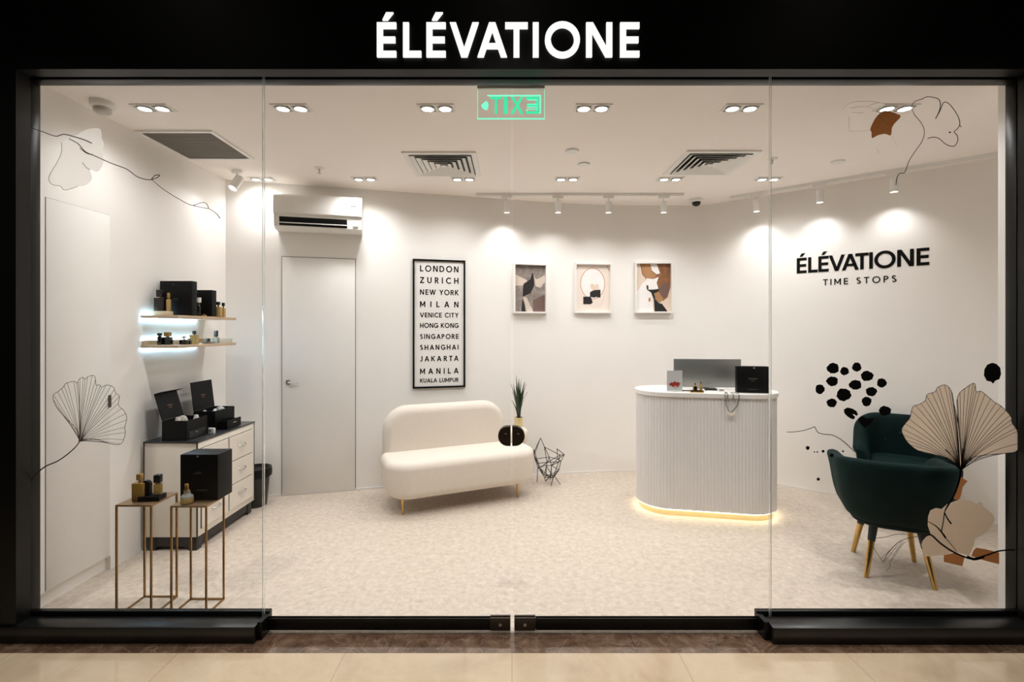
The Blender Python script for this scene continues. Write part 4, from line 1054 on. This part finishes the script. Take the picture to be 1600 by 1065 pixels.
# ------------------------------------------------------------------ decals on the glass (z = outer face)
YD = ZG-.0056
KD = YD/F
def dp(px, py): return ((px-VX)*KD, H-(py-VY)*KD)
def smooth_line(pts, n=6):
    out = []; N = len(pts)
    for i in range(N-1):
        p0, p1, p2, p3 = pts[max(i-1, 0)], pts[i], pts[i+1], pts[min(i+2, N-1)]
        for k in range(n):
            t = k/n
            out.append(tuple(.5*((2*p1[j])+(-p0[j]+p2[j])*t+(2*p0[j]-5*p1[j]+4*p2[j]-p3[j])*t*t+(-p0[j]+3*p1[j]-3*p2[j]+p3[j])*t**3) for j in (0, 1)))
    return out+[pts[-1]]
class Decal:
    def __init__(s, px, py):
        s.o = dp(px, py); s.loc = (s.o[0], YD, s.o[1])
    def P(s, p): q = dp(*p); return (q[0]-s.o[0], q[1]-s.o[1])
    def poly(s, m, pts, y0=-.0006, y1=0): m.prism([s.P(p) for p in pts], y0, y1)
    def line(s, m, pts, w, y0=-.0012, y1=-.0007, sm=6):
        pp = smooth_line(pts, sm) if sm else pts
        if isinstance(w, (list, tuple)):
            n = len(pp); ww = [KD*(w[0]+(w[1]-w[0])*i/(n-1)) for i in range(n)]
        else: ww = w*KD
        m.ribbon([s.P(p) for p in pp], ww, y0, y1)
def zoom(sx, ox, oy, pts): return [(ox+sx*x, oy+sx*y) for x, y in pts]

FILM_TAUPE = film_mat('taupe_film', RGB(236, 226, 214), .7)
FILM_GREIGE = film_mat('greige_film', RGB(228, 216, 202), .7)
FILM_CREAM = film_mat('cream_film', RGB(255, 252, 249), .85)
FILM_BROWN = film_mat('brown_film', RGB(200, 160, 118), .7)
VEIN = mat('vein_film', RGB(52, 42, 36), .7)

# 1 big ginkgo leaf on the right
k = .3004
left = [(370, 515), (345, 490), (300, 455), (240, 435), (150, 412), (100, 375), (78, 345), (62, 305), (80, 272), (105, 240), (120, 185), (155, 170), (185, 150), (195, 120), (235, 105), (250, 82), (285, 70), (310, 85), (325, 115), (332, 160), (345, 215), (354, 268)]
right = [(354, 268), (352, 215), (350, 150), (365, 110), (395, 85), (425, 65), (443, 65), (450, 105), (475, 103), (510, 130), (545, 160), (580, 180), (610, 210), (632, 240), (635, 265), (655, 295), (665, 320), (665, 408), (600, 425), (520, 432), (450, 442), (410, 462), (385, 490), (370, 515)]
D = Decal(1501, 735)
lf = tag(MB().build('leaf_decal', FILM_TAUPE, None, D.loc) if False else thing('leaf_decal', 'large taupe ginkgo leaf decal with dark veins on right window', 'decal', D.loc), 'large taupe ginkgo leaf decal with dark veins on right window', 'decal', 'ginkgo leaf decals')
m = MB(); D.poly(m, zoom(k, 1390, 580, smooth_line(left, 3)[:-1]+smooth_line(right, 3)[:-1])); m.build('leaf_blade', FILM_TAUPE, lf, smooth=0)
m = MB()
def veins(m, D, base, outline, i0, i1, step, k, ox, oy, w, bend):
    ol = smooth_line(outline, 5)
    n = len(ol)
    for i in range(int(i0*n), int(i1*n), step):
        e = ol[i]; b = base
        # leave the base along the stem, then fan out
        c1 = (b[0]+(e[0]-b[0])*.28, b[1]+(e[1]-b[1])*.42+bend*0)
        c1 = (b[0]+(e[0]-b[0])*.30, b[1]-abs(e[1]-b[1])*.36-40)
        pts = []
        for j in range(9):
            t = j/8; pts.append(((1-t)**2*b[0]+2*t*(1-t)*c1[0]+t*t*e[0], (1-t)**2*b[1]+2*t*(1-t)*c1[1]+t*t*e[1]))
        D.line(m, zoom(k, ox, oy, pts), (w*1.2, w*.8), sm=0)
veins(m, D, (366, 512), left, .12, .97, 4, k, 1390, 580, .75, 0)
veins(m, D, (374, 512), right, .03, .9, 4, k, 1390, 580, .75, 0)
D.line(m, zoom(k, 1390, 580, left), .8); D.line(m, zoom(k, 1390, 580, right), .8)
m.build('veins', VEIN, lf, smooth=0)
m = MB(); D.line(m, zoom(k, 1390, 580, [(290, 405), (335, 455), (368, 515), (360, 570), (335, 640), (290, 715), (278, 780), (268, 830)]), (1.2, 1.6), -.0018, -.0013)
D.line(m, zoom(k, 1390, 580, [(368, 515), (375, 460), (380, 400)]), (2.6, .8), -.0018, -.0013)
D.line(m, zoom(k, 1390, 580, [(368, 512), (362, 560), (335, 640), (288, 720)]), (3.6, 2), -.0018, -.0013)
D.line(m, zoom(k, 1390, 580, [(285, 735), (300, 765), (320, 792)]), (1.8, 2.4), -.0018, -.0013)
m.build('stem', INK, lf, smooth=0)
# 2 greige leaf lower right
D = Decal(1500, 830)
g2 = [(345, 672), (300, 690), (270, 715), (240, 710), (212, 722), (200, 755), (198, 800), (215, 850), (190, 860), (172, 880), (165, 900), (180, 962), (215, 960), (280, 955), (330, 940), (360, 945), (415, 958), (430, 925), (445, 870), (500, 840), (530, 800), (548, 772), (535, 740), (500, 712), (488, 705), (482, 685), (465, 676), (450, 690), (435, 676), (410, 672), (380, 665)]
t = thing('leaf_decal', 'plain greige leaf decal low on right window under veined leaf', 'decal', D.loc, 0, 'ginkgo leaf decals')
m = MB(); D.poly(m, zoom(k, 1390, 580, g2)); m.build('leaf_blade', FILM_GREIGE, t, smooth=0)
m = MB(); D.line(m, zoom(k, 1390, 580, [(195, 778), (235, 800), (265, 830), (290, 865)]), (.8, 3), -.0026, -.002)
D.line(m, zoom(k, 1390, 580, [(290, 865), (320, 900), (345, 935)]), (1, .6), -.0026, -.002)
D.line(m, zoom(k, 1390, 580, [(185, 852), (215, 850), (260, 890), (320, 932), (380, 960), (430, 973), (500, 955), (570, 932), (650, 926)]), (2.6, 2.2), -.0026, -.002)
D.line(m, zoom(k, 1390, 580, [(400, 962), (440, 975), (490, 962)]), 4, -.0026, -.002)
m.build('stem', INK, t, smooth=0)
D = Decal(1530, 870)
t = thing('leaf_decal', 'brown leaf pieces decal peeping from behind the greige leaf', 'decal', D.loc, 0, 'ginkgo leaf decals')
for pg in ([(282, 955), (330, 944), (360, 948), (390, 962), (378, 1012), (282, 990)], [(436, 930), (450, 916), (500, 924), (569, 942), (569, 1002), (500, 985), (440, 965), (424, 960)], [(365, 545), (405, 570), (380, 600), (370, 645), (362, 664), (342, 668), (332, 655), (345, 610)]):
    m = MB(); D.poly(m, zoom(k, 1390, 580, pg)); m.build('leaf_piece', FILM_BROWN, t, smooth=0)
# 3 brown leaf + outline leaf top right
k2 = 310/1600
D = Decal(1380, 195)
t = thing('leaf_decal', 'brown leaf decal high on right window below downlight', 'decal', D.loc, 0, 'ginkgo leaf decals')
m = MB(); D.poly(m, zoom(k2, 1290, 130, smooth_line([(450, 232), (480, 220), (540, 235), (605, 265), (560, 320), (535, 360), (525, 420), (480, 408), (420, 420), (374, 442), (370, 395), (360, 370), (385, 310), (410, 270), (450, 232)], 3)[:-1])); m.build('leaf_blade', FILM_BROWN, t, smooth=0)
m = MB(); D.line(m, zoom(k2, 1290, 130, [(435, 230), (465, 300), (490, 360)]), (.6, 1)); m.build('vein', PALELINE, t, smooth=0)
m = MB()
for ln in ([(135, 215), (200, 160), (300, 145), (400, 150), (480, 165)], [(200, 200), (300, 190), (380, 205), (440, 240)], [(335, 190), (390, 165), (450, 158)], [(190, 270), (195, 380), (270, 382), (350, 380)], [(530, 425), (560, 470), (578, 515)], [(412, 520), (430, 555), (450, 578)], [(215, 235), (290, 240), (300, 232)]):
    D.line(m, zoom(k2, 1290, 130, ln), .6)
m.build('sketch_lines', PALELINE, t, smooth=0)
D = Decal(1460, 215)
t = thing('leaf_decal', 'black outline leaf decal with long stem high on right window', 'decal', D.loc, 0, 'ginkgo leaf decals')
m = MB()
D.line(m, zoom(k2, 1290, 130, [(690, 190), (705, 160), (740, 138), (775, 130), (815, 110), (870, 115), (910, 130), (925, 170), (915, 225), (885, 288)]), (.8, 1.3))
D.line(m, zoom(k2, 1290, 130, [(885, 288), (920, 225), (945, 165), (965, 153), (1000, 172), (1045, 230), (1075, 290), (1080, 335), (1060, 370), (1035, 392), (1058, 420), (1065, 460), (1045, 500), (1012, 508), (965, 490), (925, 455), (890, 437), (850, 437), (822, 448)]), 1.1)
D.line(m, zoom(k2, 1290, 130, [(1082, 340), (1094, 356)]), 1, sm=2)
m.build('outline', LINEM, t, smooth=0)
m = MB(); D.line(m, zoom(k2, 1290, 130, [(690, 200), (720, 260), (770, 320), (795, 390), (775, 470), (720, 550), (670, 630), (638, 718), (600, 725), (575, 760), (566, 820)]), (.8, 1.2)); m.build('stem', LINEM, t, smooth=0)
m = MB(); D.poly(m, zoom(k2, 1290, 130, [(990, 396), (1000, 389), (1013, 395), (1005, 403)])); m.build('dot', INK, t, smooth=0)
# 4 cream leaf top left with twig
k3 = 430/1477
D = Decal(118, 250)
t = thing('leaf_decal', 'pale cream leaf decal high on left window', 'decal', D.loc, 0, 'ginkgo leaf decals')
cr = [(330, 455), (375, 432), (420, 410), (460, 388), (510, 378), (540, 385), (545, 415), (548, 440), (560, 468), (548, 500), (556, 530), (550, 575), (535, 605), (515, 614), (490, 600), (480, 600), (492, 630), (490, 660), (455, 688), (420, 690), (385, 703), (345, 710), (325, 690), (280, 680), (262, 650), (275, 615), (300, 575), (325, 525), (332, 490)]
m = MB(); D.poly(m, zoom(k3, 0, 90, smooth_line(cr+[cr[0]], 2)[:-1])); m.build('leaf_blade', FILM_CREAM, t, smooth=0)
m = MB(); D.line(m, zoom(k3, 0, 90, cr[19:]+[cr[0]]), .7); D.line(m, zoom(k3, 0, 90, [(443, 562), (465, 590), (485, 602)]), .8); m.build('outline', GREYLINE, t, smooth=0)
D = Decal(200, 260)
t = tag(thing('twig_decal', '', 'decal', D.loc), 'long thin dark twig line decal across top of left window', 'decal')
m = MB(); D.line(m, zoom(k3, 0, 90, [(165, 376), (230, 398), (300, 422), (345, 412), (410, 428), (460, 444), (494, 460)]), (1, 1.6), -.0022, -.0014)
D.line(m, zoom(k3, 0, 90, [(372, 436), (420, 462), (460, 505), (520, 532), (600, 568), (680, 598), (740, 640), (800, 656), (840, 646), (858, 632), (835, 632), (815, 652)]), 1.2, -.0022, -.0014)
D.line(m, zoom(k3, 0, 90, [(815, 654), (880, 708), (960, 758), (1030, 792), (1075, 780), (1105, 780), (1120, 808), (1090, 805), (1040, 795)]), .9, -.0022, -.0014)
D.line(m, zoom(k3, 0, 90, [(1120, 808), (1160, 835), (1182, 862)]), (.8, 1.4), -.0022, -.0014)
D.line(m, zoom(k3, 0, 90, [(430, 485), (465, 512), (500, 522)]), (1, 1.6), -.0026, -.0023)
m.build('twig_line', LINEM, t, smooth=0)
# 5 outlined leaf, left
k4 = 220/1065
D = Decal(140, 660)
t = thing('leaf_decal', 'fine grey line ginkgo leaf decal on left window', 'decal', D.loc, 0, 'ginkgo leaf decals')
oL = [(455, 605), (440, 545), (395, 490), (340, 435), (290, 375), (262, 320), (260, 275), (300, 245), (335, 215), (355, 188), (415, 172), (440, 185), (450, 160), (480, 142), (500, 155), (525, 135), (570, 132), (582, 200)]
oR = [(582, 200), (612, 200), (625, 215), (665, 200), (715, 215), (730, 260), (760, 285), (752, 350), (795, 395), (815, 450), (800, 520), (803, 570), (780, 635), (740, 650), (680, 640), (600, 612), (540, 605), (490, 612), (460, 630)]
m = MB(); D.line(m, zoom(k4, 30, 560, oL), .8); D.line(m, zoom(k4, 30, 560, oR), .8); m.build('outline', GREYLINE, t, smooth=0)
m = MB()
def fan(m, D, base, ol, i0, i1, step, k, ox, oy, w):
    o_ = smooth_line(ol, 5); n = len(o_)
    for i in range(int(i0*n), int(i1*n), step):
        e = o_[i]; mx_ = (base[0]+(e[0]-base[0])*.4+(18 if e[0] < base[0] else 0), base[1]+(e[1]-base[1])*.4-(20 if e[0] > base[0] else 0))
        pts = []
        for j in range(8):
            q = j/7; pts.append(((1-q)**2*base[0]+2*q*(1-q)*mx_[0]+q*q*e[0], (1-q)**2*base[1]+2*q*(1-q)*mx_[1]+q*q*e[1]))
        D.line(m, zoom(k, ox, oy, pts), w, sm=0)
fan(m, D, (458, 618), oL, .22, .99, 4, k4, 30, 560, .55); fan(m, D, (460, 625), oR, .03, .85, 4, k4, 30, 560, .55)
m.build('veins', GREYLINE, t, smooth=0)
m = MB(); D.line(m, zoom(k4, 30, 560, [(455, 610), (450, 640), (400, 695), (300, 770), (200, 815), (130, 875), (75, 942)]), (1.4, 2.2), -.0018, -.0013); m.build('stem', LINEM, t, smooth=0)
# 6 twig line by the chair, faint plant sketch near its legs
D = Decal(1290, 690)
t = tag(thing('twig_decal', '', 'decal', D.loc), 'thin curved black twig line decal before green chair', 'decal')
k5 = 170/1509
m = MB(); D.line(m, zoom(k5, 1230, 640, [(-10, 308), (100, 304), (230, 285), (340, 250), (380, 235), (405, 285), (440, 320), (530, 340), (620, 348), (720, 395), (800, 455), (870, 520), (940, 585)]), (.9, 1.3)); m.build('twig_line', LINEM, t, smooth=0)
D = Decal(1400, 850); k6 = 290/1600
t = tag(thing('twig_decal', '', 'decal', D.loc), 'faint black fan of grass lines decal between chair legs', 'decal')
m = MB()
for ln, w_ in (([(800, 318), (720, 330), (640, 360), (590, 400), (530, 470), (495, 540)], .9), ([(690, 298), (600, 300), (520, 322), (430, 335), (395, 365), (410, 410), (460, 490), (500, 545)], .7), ([(700, 355), (640, 410), (600, 480), (550, 545)], .5), ([(630, 365), (560, 430), (480, 505)], .5), ([(650, 360), (590, 430), (510, 530)], .5), ([(670, 358), (610, 440), (560, 520)], .5), ([(550, 545), (552, 580), (520, 615)], .5)):
    D.line(m, zoom(k6, 1290, 780, ln), w_)
m.build('grass_lines', LINEM, t, smooth=0)
# 7 ink blots
dots = [(270, 120, 25, 22, 'upper row of the blot cluster, farthest left'), (318, 132, 18, 17, 'upper row, small one beside the farthest left'), (369, 115, 19, 19, 'topmost of the blot cluster'),
        (412, 152, 26, 21, 'wavy one just right below the topmost blot'), (473, 181, 20, 19, 'rightmost of the blot cluster'), (267, 174, 24, 20, 'second row, below the upper left blot'),
        (363, 189, 26, 20, 'notched one in middle of the blot cluster'), (216, 207, 19, 20, 'leftmost of the blot cluster'), (315, 230, 30, 26, 'biggest of the blot cluster, near its middle'),
        (430, 217, 23, 19, 'right side, below the wavy blot'), (265, 264, 21, 18, 'bottom left of the blot cluster'), (410, 258, 20, 20, 'round one in the lower right of the blot cluster'),
        (342, 303, 30, 23, 'with a bitten edge, below the cluster'), (486, 297, 25, 20, 'directly above the chair back'), (393, 342, 22, 20, 'touching the chair back top left')]
kc = .3756
def blot(cx, cy, rx, ry, seed, n=60):
    r = random.Random(seed); ph = [r.uniform(0, 6.28) for _ in range(4)]
    return [(cx+rx*(1+.035*math.sin(3*a+ph[0])+.03*math.sin(5*a+ph[1])+.035*math.sin(9*a+ph[2]))*math.cos(a), cy+ry*(1+.035*math.sin(3*a+ph[0])+.03*math.sin(5*a+ph[1])+.035*math.sin(9*a+ph[2]))*math.sin(a)) for a in [2*PI*j/n for j in range(n)]]
G = 'black ink blots on right window'
for j, (cx, cy, rx, ry, l) in enumerate(dots):
    D = Decal(1200+kc*cx, 530+kc*cy)
    m = MB(); D.poly(m, zoom(kc, 1200, 530, blot(cx, cy, rx, ry, j)))
    if j == 12: m.bm.free(); m = MB(); D.poly(m, zoom(kc, 1200, 530, [(315, 292), (330, 283), (352, 288), (368, 298), (374, 312), (368, 318), (356, 310), (352, 312), (362, 322), (358, 332), (345, 330), (330, 320), (318, 308)]))
    if j == 14: m.bm.free(); m = MB(); D.poly(m, zoom(kc, 1200, 530, [(376, 338), (380, 325), (396, 320), (408, 328), (425, 328), (442, 325), (436, 340), (420, 356), (402, 370), (396, 362), (384, 352)]))
    tag(m.build('ink_blot', INK, None, D.loc, smooth=0), 'black ink blot decal, '+l, 'decal', G)
D = Decal(1551, 583); m = MB(); D.poly(m, zoom(kc, 1200, 530, [(898, 150), (900, 125), (912, 105), (932, 97), (950, 102), (966, 118), (969, 145), (962, 165), (945, 172), (936, 184), (928, 176), (910, 172)]))
tag(m.build('ink_blot', INK, None, D.loc, smooth=0), 'large lone black ink blot above the veined leaf by jamb', 'decal', G)
for j, (cx, cy, r_, l) in enumerate(((165, 451, 8, 'largest ink speck below the twig line'), (229, 465, 6, 'ink speck midway between largest speck and chair arm'), (265, 482, 8, 'ink speck touching the arm corner of chair'), (209, 581, 6.5, 'lone low ink speck left of the chair'),
                                      (193, 468, 3, 'tiniest ink speck, first of a close pair'), (205, 468, 3.2, 'tiny ink speck, second of a close pair'), (312, 465, 4, 'ink speck just above chair arm'))):
    D = Decal(1200+kc*cx, 530+kc*cy); m = MB(); D.poly(m, zoom(kc, 1200, 530, blot(cx, cy, r_, r_, 40+j, 20)))
    tag(m.build('ink_speck', INK, None, D.loc, smooth=0), 'black '+l, 'decal', 'black ink specks on right window')

# mall lamps high over the walkway
for x in (-2.4, 0, 2.4):
    t = thing('mall_downlight', 'recessed mall ceiling lamp over the walkway outside', 'ceiling light', (x, 1.0, 4.2), 0, 'mall ceiling lamps')
    m = MB(); m.lathe([(.09, 0), (.09, -.008), (.07, -.01), (.066, -.003)], n=28); m.build('trim_ring', WHITEM, t)
    m = MB(); m.lathe([(.065, -.001), (.065, -.004), (.001, -.005)], n=28); m.build('lens', LENS, t)
    spot('lamp_light', (0, 0, -.03), (0, .9, -4.2), 185, t, size=math.radians(75), blend=.8, color=WARM, radius=.06)
